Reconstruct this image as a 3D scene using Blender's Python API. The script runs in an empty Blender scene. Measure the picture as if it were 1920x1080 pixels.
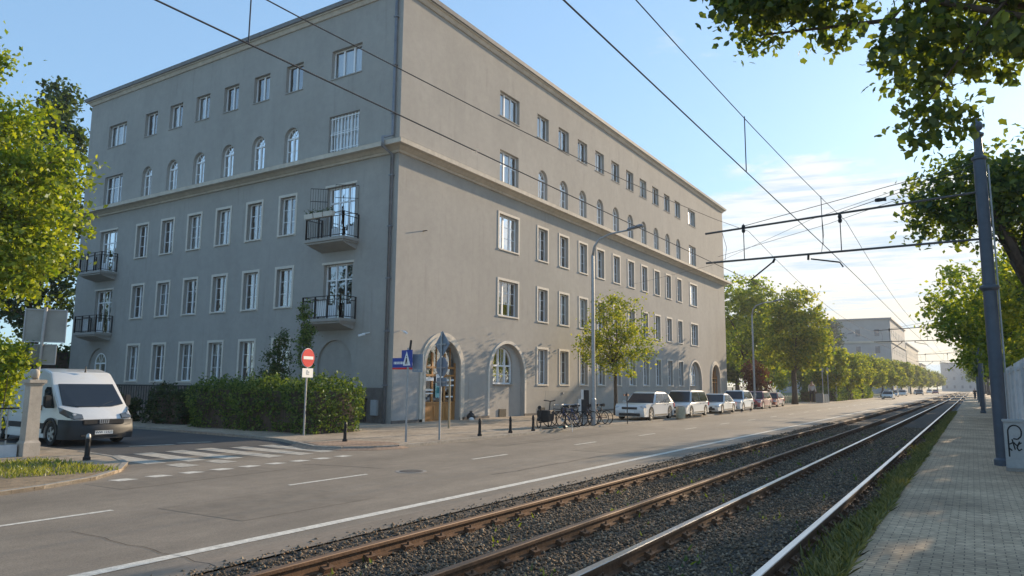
import bpy, bmesh, math, random
import numpy as np
from mathutils import Vector, Matrix
from mathutils.geometry import tessellate_polygon
R = math.radians
random.seed(7)
C = bpy.context.scene.collection
SC = 1.2                      # everything is laid out in units of 1.2 m and scaled once at the end
SUN_EL, SUN_AZ = 15.0, 11.5   # azimuth from the street direction (+Y) towards +X

# ------------------------------------------------------------------ helpers
class MB:
    def __init__(s): s.v = []; s.f = []; s.m = []; s.cur = 0
    def add(s, vs, fs):
        o = len(s.v); s.v += [tuple(p) for p in vs]
        for f in fs: s.f.append([i + o for i in f]); s.m.append(s.cur)
        return s
    def box(s, x0, y0, z0, x1, y1, z1):
        return s.add([(x0,y0,z0),(x1,y0,z0),(x1,y1,z0),(x0,y1,z0),(x0,y0,z1),(x1,y0,z1),(x1,y1,z1),(x0,y1,z1)],
                     [(0,3,2,1),(4,5,6,7),(0,1,5,4),(1,2,6,5),(2,3,7,6),(3,0,4,7)])
    def rbox(s, c, sz, rz=0, ry=0, rx=0):
        M = Matrix.Rotation(rz,3,'Z') @ Matrix.Rotation(ry,3,'Y') @ Matrix.Rotation(rx,3,'X')
        a,b,d = [q/2 for q in sz]; vs = []
        for p in [(-a,-b,-d),(a,-b,-d),(a,b,-d),(-a,b,-d),(-a,-b,d),(a,-b,d),(a,b,d),(-a,b,d)]:
            vs.append(tuple(Vector(c) + M @ Vector(p)))
        return s.add(vs, [(0,3,2,1),(4,5,6,7),(0,1,5,4),(1,2,6,5),(2,3,7,6),(3,0,4,7)])
    def path(s, pts, rad, n=8, caps=True):
        pts = [Vector(p) for p in pts]
        if not hasattr(rad, '__len__'): rad = [rad]*len(pts)
        vs = []; fs = []; ref = None
        for i, p in enumerate(pts):
            t = (pts[min(i+1,len(pts)-1)] - pts[max(i-1,0)]).normalized()
            if ref is None:
                ref = Vector((0,0,1)) if abs(t.z) < .9 else Vector((1,0,0))
            a = t.cross(ref).normalized(); b = a.cross(t).normalized(); ref = b
            for k in range(n):
                w = 2*math.pi*k/n
                vs.append(p + rad[i]*(math.cos(w)*a + math.sin(w)*b))
        for i in range(len(pts)-1):
            for k in range(n):
                fs.append((i*n+k, i*n+(k+1)%n, (i+1)*n+(k+1)%n, (i+1)*n+k))
        if caps:
            fs.append(tuple(range(n-1,-1,-1))); o = (len(pts)-1)*n; fs.append(tuple(o+k for k in range(n)))
        return s.add(vs, fs)
    def tube(s, p, q, r0, r1=None, n=8): return s.path([p, q], [r0, r0 if r1 is None else r1], n)
    def lathe(s, prof, c=(0,0,0), n=16, axis='Z', caps=True):
        vs = []; fs = []
        for r, z in prof:
            for k in range(n):
                w = 2*math.pi*k/n; a, b = r*math.cos(w), r*math.sin(w)
                p = (a,b,z) if axis == 'Z' else ((z,a,b) if axis == 'X' else (b,z,a))
                vs.append((p[0]+c[0], p[1]+c[1], p[2]+c[2]))
        for i in range(len(prof)-1):
            for k in range(n): fs.append((i*n+k, i*n+(k+1)%n, (i+1)*n+(k+1)%n, (i+1)*n+k))
        if caps: fs.append(tuple(range(n-1,-1,-1))); o = (len(prof)-1)*n; fs.append(tuple(o+k for k in range(n)))
        return s.add(vs, fs)
    def prism(s, poly, y0, y1, plane='XZ'):
        n = len(poly)
        def P(a, b, d): return (a,d,b) if plane == 'XZ' else ((a,b,d) if plane == 'XY' else (d,a,b))
        vs = [P(a,b,y0) for a,b in poly] + [P(a,b,y1) for a,b in poly]
        fs = [tuple(range(n)), tuple(range(2*n-1,n-1,-1))] + [((i+1)%n, i, n+i, n+(i+1)%n) for i in range(n)]
        return s.add(vs, fs)
    def build(s, name, mat=None, parent=None, smooth=False, loc=(0,0,0), rot=(0,0,0), bevel=0, fixn=True):
        me = bpy.data.meshes.new(name); me.from_pydata(s.v, [], s.f)
        mats = mat if isinstance(mat, (list, tuple)) else [mat]
        for m in mats:
            if m: me.materials.append(m)
        if len(mats) > 1: me.polygons.foreach_set('material_index', s.m)
        if fixn or bevel:
            bm = bmesh.new(); bm.from_mesh(me)
            if fixn: bmesh.ops.recalc_face_normals(bm, faces=bm.faces)
            if bevel:
                es = [e for e in bm.edges if e.is_manifold and e.calc_face_angle(0) > .35]
                bmesh.ops.bevel(bm, geom=es, offset=bevel, segments=2, affect='EDGES', clamp_overlap=True)
            bm.to_mesh(me); bm.free()
        if smooth or bevel: me.polygons.foreach_set('use_smooth', [True]*len(me.polygons))
        if bevel: smooth_angle(me)
        o = bpy.data.objects.new(name, me); C.objects.link(o)
        o.location = loc; o.rotation_euler = rot
        if parent: o.parent = parent
        return o
def smooth_angle(me, ang=.6):
    try: me.set_sharp_from_angle(angle=ang)
    except Exception: pass
def tag(o, label=None, cat=None, group=None, kind=None):
    if label: o['label'] = label
    if cat: o['category'] = cat
    if group: o['group'] = group
    if kind: o['kind'] = kind
    return o
def thing(name, label, cat, loc=(0,0,0), rz=0, group=None):
    o = bpy.data.objects.new(name, None); C.objects.link(o); o.empty_display_size = .2
    o.location = loc; o.rotation_euler = (0,0,rz)
    return tag(o, label, cat, group)
def copy_tree(o, loc=None, rz=None, label=None, scale=None, parent=None):
    c = o.copy(); C.objects.link(c)
    if parent: c.parent = parent
    if loc is not None: c.location = loc
    if rz is not None: c.rotation_euler = (0,0,rz)
    if scale is not None: c.scale = scale
    if label: c['label'] = label
    for ch in list(o.children): copy_tree(ch, parent=c)
    return c

# ------------------------------------------------------------------ materials
def newmat(name):
    m = bpy.data.materials.new(name); m.use_nodes = True; nt = m.node_tree
    return m, nt, nt.nodes['Principled BSDF']
def N(nt, t, **kw):
    n = nt.nodes.new(t)
    for k, v in kw.items(): setattr(n, k, v)
    return n
def mat(name, col, rough=.7, metal=0, var=.12, scale=6, bump=0, bscale=60, spec=.4, stretch=(1,1,1), var2=0, scale2=1, coat=0):
    m, nt, b = newmat(name)
    b.inputs['Roughness'].default_value = rough; b.inputs['Metallic'].default_value = metal
    b.inputs['Specular IOR Level'].default_value = spec
    if coat: b.inputs['Coat Weight'].default_value = coat; b.inputs['Coat Roughness'].default_value = .05
    tc = N(nt,'ShaderNodeTexCoord'); mp = N(nt,'ShaderNodeMapping'); mp.inputs['Scale'].default_value = stretch
    nt.links.new(tc.outputs['Object'], mp.inputs['Vector'])
    last = None
    def layer(prev, sc, amt):
        nz = N(nt,'ShaderNodeTexNoise'); nz.inputs['Scale'].default_value = sc; nz.inputs['Detail'].default_value = 5
        nz.inputs['Roughness'].default_value = .65
        nt.links.new(mp.outputs['Vector'], nz.inputs['Vector'])
        mr = N(nt,'ShaderNodeMapRange'); mr.inputs[1].default_value=.3; mr.inputs[2].default_value=.7
        mr.inputs[3].default_value = 1-amt; mr.inputs[4].default_value = 1+amt
        nt.links.new(nz.outputs['Fac'], mr.inputs[0])
        mx = N(nt,'ShaderNodeMix', data_type='RGBA', blend_type='MULTIPLY'); mx.inputs[0].default_value = 1
        if prev is None: mx.inputs[6].default_value = (*col,1)
        else: nt.links.new(prev, mx.inputs[6])
        nt.links.new(mr.outputs[0], mx.inputs[7])
        return mx.outputs[2]
    last = layer(None, scale, var)
    if var2: last = layer(last, scale2, var2)
    nt.links.new(last, b.inputs['Base Color'])
    if bump:
        nz = N(nt,'ShaderNodeTexNoise'); nz.inputs['Scale'].default_value = bscale; nz.inputs['Detail'].default_value = 4
        nt.links.new(tc.outputs['Object'], nz.inputs['Vector'])
        bp = N(nt,'ShaderNodeBump'); bp.inputs['Strength'].default_value = bump; bp.inputs['Distance'].default_value = .02
        nt.links.new(nz.outputs['Fac'], bp.inputs['Height']); nt.links.new(bp.outputs[0], b.inputs['Normal'])
    return m
def leafmat(name, dark, light, transl=.45, tcol=None):
    m = bpy.data.materials.new(name); m.use_nodes = True; nt = m.node_tree
    nt.nodes.remove(nt.nodes['Principled BSDF']); out = nt.nodes['Material Output']
    ge = N(nt,'ShaderNodeNewGeometry'); cr = N(nt,'ShaderNodeValToRGB')
    e = cr.color_ramp.elements; e[0].color = (*dark,1); e[1].color = (*light,1); e[0].position=.1; e[1].position=.95
    nt.links.new(ge.outputs['Random Per Island'], cr.inputs[0])
    d = N(nt,'ShaderNodeBsdfDiffuse'); t = N(nt,'ShaderNodeBsdfTranslucent'); g = N(nt,'ShaderNodeBsdfGlossy')
    g.inputs['Roughness'].default_value = .45; g.inputs['Color'].default_value = (.8,.9,1,1)
    nt.links.new(cr.outputs[0], d.inputs[0])
    mx = N(nt,'ShaderNodeMix', data_type='RGBA', blend_type='MULTIPLY'); mx.inputs[0].default_value=1
    tc = tcol or (1.9,1.7,.55); mx.inputs[7].default_value = (*tc,1)
    nt.links.new(cr.outputs[0], mx.inputs[6]); nt.links.new(mx.outputs[2], t.inputs[0])
    a = N(nt,'ShaderNodeMixShader'); a.inputs[0].default_value = transl
    nt.links.new(d.outputs[0], a.inputs[1]); nt.links.new(t.outputs[0], a.inputs[2])
    f = N(nt,'ShaderNodeMixShader'); f.inputs[0].default_value = .025
    nt.links.new(a.outputs[0], f.inputs[1]); nt.links.new(g.outputs[0], f.inputs[2])
    nt.links.new(f.outputs[0], out.inputs[0])
    return m
def glassmat(name, tint=(.9,.93,.95), refl=.36):
    m = bpy.data.materials.new(name); m.use_nodes = True; nt = m.node_tree
    nt.nodes.remove(nt.nodes['Principled BSDF']); out = nt.nodes['Material Output']
    tr = N(nt,'ShaderNodeBsdfTransparent'); tr.inputs[0].default_value = (*tint,1)
    gl = N(nt,'ShaderNodeBsdfGlossy'); gl.inputs['Roughness'].default_value = .02
    lw = N(nt,'ShaderNodeLayerWeight'); lw.inputs[0].default_value = .35
    mr = N(nt,'ShaderNodeMapRange'); mr.inputs[3].default_value = refl; mr.inputs[4].default_value = .95
    nt.links.new(lw.outputs['Fresnel'], mr.inputs[0])
    tcg = N(nt,'ShaderNodeTexCoord'); nzg = N(nt,'ShaderNodeTexNoise'); nzg.inputs['Scale'].default_value=1.6; nt.links.new(tcg.outputs['Object'], nzg.inputs['Vector'])
    bpg = N(nt,'ShaderNodeBump'); bpg.inputs['Strength'].default_value=.35; bpg.inputs['Distance'].default_value=.05; nt.links.new(nzg.outputs['Fac'], bpg.inputs['Height']); nt.links.new(bpg.outputs[0], gl.inputs['Normal'])
    mx = N(nt,'ShaderNodeMixShader'); nt.links.new(mr.outputs[0], mx.inputs[0])
    nt.links.new(tr.outputs[0], mx.inputs[1]); nt.links.new(gl.outputs[0], mx.inputs[2])
    nt.links.new(mx.outputs[0], out.inputs[0])
    return m
def brickmat(name, c1, c2, mortar, bw, bh, ms=.006, rough=.85, rot=0, var=.2, bump=.35):
    m, nt, b = newmat(name); b.inputs['Roughness'].default_value = rough; b.inputs['Specular IOR Level'].default_value=.25
    tc = N(nt,'ShaderNodeTexCoord'); mp = N(nt,'ShaderNodeMapping'); mp.inputs['Rotation'].default_value = (0,0,rot)
    nt.links.new(tc.outputs['Object'], mp.inputs['Vector'])
    br = N(nt,'ShaderNodeTexBrick'); br.inputs['Scale'].default_value = 1
    br.inputs['Brick Width'].default_value = bw; br.inputs['Row Height'].default_value = bh
    br.inputs['Mortar Size'].default_value = ms; br.inputs['Mortar Smooth'].default_value = .3
    br.inputs['Color1'].default_value = (*c1,1); br.inputs['Color2'].default_value = (*c2,1); br.inputs['Mortar'].default_value = (*mortar,1)
    nt.links.new(mp.outputs[0], br.inputs['Vector'])
    last = br.outputs['Color']
    for sc, am in ((.7, var), (9, var*.8)):
        nz = N(nt,'ShaderNodeTexNoise'); nz.inputs['Scale'].default_value = sc; nz.inputs['Detail'].default_value = 6
        nt.links.new(tc.outputs['Object'], nz.inputs['Vector'])
        mr = N(nt,'ShaderNodeMapRange'); mr.inputs[1].default_value=.3; mr.inputs[2].default_value=.7
        mr.inputs[3].default_value=1-am; mr.inputs[4].default_value=1+am
        nt.links.new(nz.outputs['Fac'], mr.inputs[0])
        mx = N(nt,'ShaderNodeMix', data_type='RGBA', blend_type='MULTIPLY'); mx.inputs[0].default_value=1
        nt.links.new(last, mx.inputs[6]); nt.links.new(mr.outputs[0], mx.inputs[7]); last = mx.outputs[2]
    nt.links.new(last, b.inputs['Base Color'])
    bp = N(nt,'ShaderNodeBump'); bp.inputs['Strength'].default_value = bump; bp.inputs['Distance'].default_value = .01; bp.invert = True
    nt.links.new(br.outputs['Fac'], bp.inputs['Height']); nt.links.new(bp.outputs[0], b.inputs['Normal'])
    return m

M = {}
def stucco(name, col):
    # plaster with broad weathering, vertical run marks and a sanded relief
    m, nt, b = newmat(name); b.inputs['Roughness'].default_value=.92; b.inputs['Specular IOR Level'].default_value=.15
    tc = N(nt,'ShaderNodeTexCoord'); last=None
    for sc, st, am in ((.22,(1,1,1),.07),(.9,(1,1,.45),.055),(3,(1,1,1),.05),(9,(1,1,1),.03),(40,(1,1,1),.05)):
        mp = N(nt,'ShaderNodeMapping'); mp.inputs['Scale'].default_value = st
        nt.links.new(tc.outputs['Object'], mp.inputs[0])
        nz = N(nt,'ShaderNodeTexNoise'); nz.inputs['Scale'].default_value=sc; nz.inputs['Detail'].default_value=6; nz.inputs['Roughness'].default_value=.6
        nt.links.new(mp.outputs[0], nz.inputs['Vector'])
        mr = N(nt,'ShaderNodeMapRange'); mr.inputs[1].default_value=.3; mr.inputs[2].default_value=.7; mr.inputs[3].default_value=1-am; mr.inputs[4].default_value=1+am
        nt.links.new(nz.outputs['Fac'], mr.inputs[0])
        mx = N(nt,'ShaderNodeMix', data_type='RGBA', blend_type='MULTIPLY'); mx.inputs[0].default_value=1
        if last is None: mx.inputs[6].default_value=(*col,1)
        else: nt.links.new(last, mx.inputs[6])
        nt.links.new(mr.outputs[0], mx.inputs[7]); last = mx.outputs[2]
    # dirty rain runs: thin vertical streaks inside broad damp zones
    mpa = N(nt,'ShaderNodeMapping'); mpa.inputs['Scale'].default_value=(1,1,.06); nt.links.new(tc.outputs['Object'], mpa.inputs[0])
    na = N(nt,'ShaderNodeTexNoise'); na.inputs['Scale'].default_value=4.5; na.inputs['Detail'].default_value=4; nt.links.new(mpa.outputs[0], na.inputs['Vector'])
    nb_ = N(nt,'ShaderNodeTexNoise'); nb_.inputs['Scale'].default_value=.45; nb_.inputs['Detail'].default_value=3; nt.links.new(tc.outputs['Object'], nb_.inputs['Vector'])
    ra = N(nt,'ShaderNodeMapRange', interpolation_type='SMOOTHSTEP'); ra.inputs[1].default_value=.52; ra.inputs[2].default_value=.72; nt.links.new(na.outputs['Fac'], ra.inputs[0])
    rb_ = N(nt,'ShaderNodeMapRange', interpolation_type='SMOOTHSTEP'); rb_.inputs[1].default_value=.45; rb_.inputs[2].default_value=.62; nt.links.new(nb_.outputs['Fac'], rb_.inputs[0])
    ml = N(nt,'ShaderNodeMath', operation='MULTIPLY'); nt.links.new(ra.outputs[0], ml.inputs[0]); nt.links.new(rb_.outputs[0], ml.inputs[1])
    m2 = N(nt,'ShaderNodeMath', operation='MULTIPLY'); m2.inputs[1].default_value=.36; nt.links.new(ml.outputs[0], m2.inputs[0])
    mx = N(nt,'ShaderNodeMix', data_type='RGBA', blend_type='MULTIPLY'); mx.inputs[7].default_value=(.70,.69,.67,1); nt.links.new(m2.outputs[0], mx.inputs[0]); nt.links.new(last, mx.inputs[6]); last = mx.outputs[2]
    nt.links.new(last, b.inputs['Base Color'])
    nz = N(nt,'ShaderNodeTexNoise'); nz.inputs['Scale'].default_value=55; nz.inputs['Detail'].default_value=3
    nt.links.new(tc.outputs['Object'], nz.inputs['Vector'])
    n2 = N(nt,'ShaderNodeTexNoise'); n2.inputs['Scale'].default_value=1.2; n2.inputs['Detail'].default_value=2
    nt.links.new(tc.outputs['Object'], n2.inputs['Vector'])
    ad = N(nt,'ShaderNodeMath', operation='MULTIPLY_ADD'); ad.inputs[1].default_value=1.2
    nt.links.new(n2.outputs['Fac'], ad.inputs[0]); nt.links.new(nz.outputs['Fac'], ad.inputs[2])
    bp = N(nt,'ShaderNodeBump'); bp.inputs['Strength'].default_value=.25; bp.inputs['Distance'].default_value=.012
    nt.links.new(ad.outputs[0], bp.inputs['Height']); nt.links.new(bp.outputs[0], b.inputs['Normal'])
    return m
WALLC = (.38,.355,.322)
M['wall'] = stucco('facade_plaster', WALLC)
M['trim'] = mat('pale_stone_trim', (.60,.53,.44), .85, var=.12, scale=4, bump=.1, var2=.1, scale2=.6)
M['surround'] = mat('window_surround', (.66,.595,.51), .85, var=.08, scale=8)
M['wall_shade'] = mat('plaster_shade_grey', (.36,.35,.335), .9, var=.14, scale=2, bump=.15, bscale=40, var2=.08, scale2=20)  # grey for the tree shade painted onto the facade near the corner
M['plinth'] = mat('plinth_stone', (.15,.13,.115), .9, var=.25, scale=5, bump=.2)
M['zinc'] = mat('zinc_sheet', (.22,.23,.25), .5, .3, var=.15, scale=5)
M['frame'] = mat('white_window_frame', (.84,.84,.84), .4, var=.04)
M['glass'] = glassmat('window_glass')
M['curtain'] = mat('white_curtain', (.72,.72,.70), .9, var=.16, scale=3, stretch=(14,14,.4))
M['blind'] = mat('cream_blind', (.66,.63,.55), .9, var=.12, scale=3, stretch=(9,9,.5))
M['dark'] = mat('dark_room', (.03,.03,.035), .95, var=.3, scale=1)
M['iron'] = mat('black_iron', (.018,.018,.02), .45, .4, var=.2)
M['road'] = None
M['asphalt_dark'] = mat('asphalt_side', (.075,.073,.072), .88, var=.22, scale=30, bump=.3, bscale=90, var2=.18, scale2=.8)
M['white_paint'] = mat('road_paint', (.62,.58,.5), .8, var=.28, scale=14, var2=.2, scale2=90, bump=.15)
M['fade_paint'] = mat('faded_zebra_paint', (.42,.385,.325), .85, var=.34, scale=7, var2=.28, scale2=70)
M['worn_paint'] = mat('worn_road_paint', (.42,.39,.34), .85, var=.45, scale=9, var2=.3, scale2=60)
M['concrete'] = mat('concrete', (.27,.25,.225), .9, var=.2, scale=3, bump=.2, bscale=50, var2=.12, scale2=30)
M['kerb'] = mat('granite_kerb', (.30,.27,.23), .85, var=.25, scale=12, bump=.2, bscale=80)
M['soil'] = mat('sandy_soil', (.26,.19,.12), .95, var=.35, scale=5, bump=.6, bscale=25)
M['ballast_base'] = mat('ballast_bed', (.075,.062,.05), .95, var=.5, scale=22, bump=1, bscale=30)
M['rust'] = mat('rusty_steel', (.13,.068,.036), .8, .2, var=.35, scale=14, bump=.2, var2=.2, scale2=2)
M['polished'] = mat('polished_rail_head', (.62,.62,.63), .28, 1, var=.12, scale=3, stretch=(8,.3,1))
M['brownhead'] = mat('dull_rail_head', (.20,.125,.08), .65, .3, var=.2, scale=3, stretch=(8,.3,1))
M['ground'] = mat('ground_earth', (.12,.12,.07), .95, var=.3, scale=.5)
M['lawn'] = mat('lawn', (.07,.10,.025), .95, var=.4, scale=1.2, bump=.5, bscale=20, var2=.3, scale2=14)
M['polepaint'] = mat('slate_pole_paint', (.075,.09,.115), .45, .1, var=.15, scale=4)
M['galv'] = mat('galvanised_steel', (.36,.36,.36), .45, .5, var=.15, scale=10)
M['signback'] = mat('grey_sign_back', (.22,.26,.31), .5, .3, var=.1)
M['signblue'] = mat('blue_sign_face', (.015,.05,.30), .4, var=.1)
M['signred'] = mat('red_sign_face', (.62,.02,.025), .35, var=.06)
M['signwhite'] = mat('white_sign_face', (.80,.80,.78), .4, var=.05)
M['wood'] = mat('varnished_wood', (.44,.20,.06), .5, var=.3, scale=5, stretch=(6,6,.7), var2=.12, scale2=1.5)
M['bark'] = mat('tree_bark', (.085,.065,.05), .95, var=.35, scale=14, stretch=(1,1,.25), bump=.8, bscale=24)
M['stonepost'] = mat('pale_stone', (.42,.37,.31), .9, var=.15, scale=4, bump=.15, var2=.1, scale2=30)
M['whitewall'] = mat('white_masonry', (.55,.56,.57), .85, var=.12, scale=3, bump=.12, var2=.08, scale2=.7)
M['rubber'] = mat('tyre_rubber', (.018,.018,.018), .8, var=.2)
M['carglass'] = mat('tinted_car_glass', (.016,.022,.032), .05, spec=.5, var=.05)
M['blackplastic'] = mat('black_plastic', (.022,.022,.024), .55, var=.15)
M['alloy'] = mat('alloy_rim', (.55,.55,.56), .3, .9, var=.08)
M['vanlamp'] = mat('dark_headlight', (.10,.115,.13), .08, spec=.9, var=.3, scale=14)
M['lamp_glass'] = mat('headlight_lens', (.55,.6,.66), .08, spec=.9, var=.15, scale=20)
M['boardback'] = mat('board_back', (.30,.29,.26), .6, .2, var=.12, scale=3)
M['greybox'] = mat('grey_cabinet', (.36,.37,.37), .6, var=.1, scale=3, var2=.08, scale2=20)
M['skin'] = mat('skin', (.45,.27,.19), .6, var=.05)
M['leafA'] = leafmat('maple_leaf', (.045,.08,.028), (.16,.20,.035), .46, (1.9,1.8,.5))
M['leafL'] = leafmat('lime_leaf', (.10,.17,.02), (.32,.36,.035), .5, (1.6,1.55,.5))
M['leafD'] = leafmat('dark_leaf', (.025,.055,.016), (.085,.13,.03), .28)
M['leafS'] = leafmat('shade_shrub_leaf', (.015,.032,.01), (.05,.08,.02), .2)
M['leafY'] = leafmat('yellowish_leaf', (.10,.16,.02), (.36,.35,.04), .5, (1.5,1.5,.6))
M['leafH'] = leafmat('hedge_leaf', (.03,.07,.015), (.17,.24,.05), .3)
M['leafB'] = leafmat('bluegreen_leaf', (.045,.08,.06), (.09,.15,.10), .2, (1.1,1.2,.9))
M['grass'] = leafmat('grass_blade', (.09,.12,.02), (.27,.27,.06), .35, (1.2,1.2,.6))
M['stone'] = mat('ballast_stone', (.10,.095,.09), .9, var=.5, scale=3)

def roadmat():
    m, nt, b = newmat('worn_asphalt'); b.inputs['Roughness'].default_value=.68; b.inputs['Specular IOR Level'].default_value=.45
    tc = N(nt,'ShaderNodeTexCoord'); last=None
    for sc, st, am in ((.5,(1,.12,1),.12),(1.15,(1,.012,1),.11),(.9,(1,1,1),.10),(6,(1,.5,1),.08),(70,(1,1,1),.22),(220,(1,1,1),.15)):
        mp = N(nt,'ShaderNodeMapping'); mp.inputs['Scale'].default_value = st
        nt.links.new(tc.outputs['Object'], mp.inputs[0])
        nz = N(nt,'ShaderNodeTexNoise'); nz.inputs['Scale'].default_value=sc; nz.inputs['Detail'].default_value=5
        nt.links.new(mp.outputs[0], nz.inputs['Vector'])
        mr = N(nt,'ShaderNodeMapRange'); mr.inputs[1].default_value=.32; mr.inputs[2].default_value=.68; mr.inputs[3].default_value=1-am; mr.inputs[4].default_value=1+am
        nt.links.new(nz.outputs['Fac'], mr.inputs[0])
        mx = N(nt,'ShaderNodeMix', data_type='RGBA', blend_type='MULTIPLY'); mx.inputs[0].default_value=1
        if last is None: mx.inputs[6].default_value=(.225,.185,.14,1)
        else: nt.links.new(last, mx.inputs[6])
        nt.links.new(mr.outputs[0], mx.inputs[7]); last = mx.outputs[2]
    nt.links.new(last, b.inputs['Base Color'])
    nz = N(nt,'ShaderNodeTexNoise'); nz.inputs['Scale'].default_value=110; nz.inputs['Detail'].default_value=2
    nt.links.new(tc.outputs['Object'], nz.inputs['Vector'])
    bp = N(nt,'ShaderNodeBump'); bp.inputs['Strength'].default_value=.25; bp.inputs['Distance'].default_value=.01
    nt.links.new(nz.outputs['Fac'], bp.inputs['Height']); nt.links.new(bp.outputs[0], b.inputs['Normal'])
    return m
M['road'] = roadmat()
M['gutter'] = mat('gutter_asphalt', (.22,.18,.14), .85, var=.15, scale=25, var2=.2, scale2=.8, stretch=(1,.4,1), bump=.2, bscale=90)
M['wire'] = mat('overhead_wire', (.085,.09,.10), .9, spec=.1)
M['arm'] = mat('weathered_arm', (.10,.095,.09), .7, .2)
M['patch'] = mat('patched_asphalt', (.205,.17,.13), .75, var=.2, scale=60, var2=.18, scale2=3, bump=.25, bscale=110)
M['crack'] = mat('tar_seam', (.035,.033,.032), .7, var=.3, scale=20)
M['paver'] = brickmat('concrete_pavers', (.50,.365,.235), (.40,.29,.19), (.18,.135,.095), .17, .085, .006, var=.3)
M['slab'] = brickmat('pavement_slabs', (.40,.32,.235), (.34,.275,.205), (.16,.125,.09), .34, .34, .008, var=.25)
M['redpaver'] = brickmat('red_pavers', (.38,.26,.18), (.34,.235,.165), (.17,.12,.085), .17, .085, .006, var=.2)

# ------------------------------------------------------------------ world, sun, camera
w = bpy.data.worlds.new('World'); bpy.context.scene.world = w; w.use_nodes = True
nt = w.node_tree; bg = nt.nodes['Background']; bg.inputs[1].default_value = .112
sky = N(nt,'ShaderNodeTexSky', sky_type='NISHITA', sun_disc=False)
sky.sun_elevation = R(SUN_EL); sky.sun_rotation = R(SUN_AZ)
sky.air_density = 1.0; sky.dust_density = .5; sky.ozone_density = 1.6
sgam = N(nt,'ShaderNodeGamma'); sgam.inputs[1].default_value = .45; nt.links.new(sky.outputs[0], sgam.inputs[0])
stint = N(nt,'ShaderNodeMix', data_type='RGBA', blend_type='MULTIPLY'); stint.inputs[0].default_value = 1
stint.inputs[7].default_value = (1.44,2.0,2.58,1); nt.links.new(sgam.outputs[0], stint.inputs[6])
tc = N(nt,'ShaderNodeTexCoord'); sx = N(nt,'ShaderNodeSeparateXYZ'); nt.links.new(tc.outputs['Generated'], sx.inputs[0])
def math_(op, a, b=None, c=None, clamp=False):
    n = N(nt,'ShaderNodeMath', operation=op, use_clamp=clamp)
    for i, q in enumerate((a,b,c)):
        if q is None: continue
        if isinstance(q,(int,float)): n.inputs[i].default_value = q
        else: nt.links.new(q, n.inputs[i])
    return n.outputs[0]
def sstep(v, a, b):
    n = N(nt,'ShaderNodeMapRange', interpolation_type='SMOOTHSTEP'); nt.links.new(v, n.inputs[0])
    n.inputs[1].default_value=a; n.inputs[2].default_value=b; return n.outputs[0]
mp = N(nt,'ShaderNodeMapping'); mp.inputs['Scale'].default_value = (1,1,3.2); mp.inputs['Location'].default_value=(.35,.1,.0)
nt.links.new(tc.outputs['Generated'], mp.inputs[0])
c1 = N(nt,'ShaderNodeTexNoise'); c1.inputs['Scale'].default_value=6.0; c1.inputs['Detail'].default_value=9; c1.inputs['Roughness'].default_value=.62
nt.links.new(mp.outputs[0], c1.inputs['Vector'])
mp2 = N(nt,'ShaderNodeMapping'); mp2.inputs['Scale'].default_value = (1,1,13)
nt.links.new(tc.outputs['Generated'], mp2.inputs[0])
c2 = N(nt,'ShaderNodeTexNoise'); c2.inputs['Scale'].default_value=3.2; c2.inputs['Detail'].default_value=7; c2.inputs['Roughness'].default_value=.55
nt.links.new(mp2.outputs[0], c2.inputs['Vector'])
az = math_('ARCTAN2', sx.outputs[0], sx.outputs[1])          # 0 along the street, + to the right
low = math_('SUBTRACT', 1, sstep(sx.outputs[2], .21, .33))
nearsun = math_('MULTIPLY', sstep(az, -.52, -.2), math_('SUBTRACT', 1, sstep(az, 1.0, 1.6)))
cov1 = math_('MULTIPLY', math_('MULTIPLY', low, nearsun), .40)
cl1 = sstep(math_('ADD', c1.outputs[0], cov1), .64, .80)
lowest = math_('SUBTRACT', 1, sstep(sx.outputs[2], .13, .24))
cl2 = math_('MULTIPLY', sstep(c2.outputs[0], .44, .58), math_('MULTIPLY', lowest, nearsun))
cl = math_('MAXIMUM', math_('MULTIPLY', cl1, nearsun), math_('MULTIPLY', cl2, .85), clamp=True)
cr = N(nt,'ShaderNodeMix', data_type='RGBA', blend_type='MIX')
nt.links.new(math_('MULTIPLY', cl, .9), cr.inputs[0])
CLOUDN = cr
cshade = N(nt,'ShaderNodeMix', data_type='RGBA', blend_type='MIX')
nt.links.new(sstep(sx.outputs[2], .03, .2), cshade.inputs[0])
cshade.inputs[6].default_value = (5.2,4.6,3.6,1); cshade.inputs[7].default_value = (4.9,4.95,4.9,1)
nt.links.new(stint.outputs[2], cr.inputs[6]); cblue = N(nt,'ShaderNodeMix', data_type='RGBA', blend_type='MIX'); cblue.inputs[7].default_value = (3.3,3.95,4.6,1)
c3 = N(nt,'ShaderNodeTexNoise'); c3.inputs['Scale'].default_value=7.5; c3.inputs['Detail'].default_value=6; c3.inputs['Roughness'].default_value=.6
nt.links.new(mp2.outputs[0], c3.inputs['Vector']); nt.links.new(sstep(c3.outputs[0], .46, .66), cblue.inputs[0])
nt.links.new(cshade.outputs[2], cblue.inputs[6]); nt.links.new(cblue.outputs[2], cr.inputs[7])
nt.links.new(cr.outputs[2], bg.inputs[0])

sun = bpy.data.lights.new('sun','SUN'); sun.energy = 4.2; sun.angle = R(.5); sun.color = (1,.785,.53)
so = bpy.data.objects.new('sun', sun); C.objects.link(so); so.location = (20,60,40)
sd = Vector((math.sin(R(SUN_AZ))*math.cos(R(SUN_EL)), math.cos(R(SUN_AZ))*math.cos(R(SUN_EL)), math.sin(R(SUN_EL))))
so.rotation_euler = sd.to_track_quat('Z','Y').to_euler()

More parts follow.
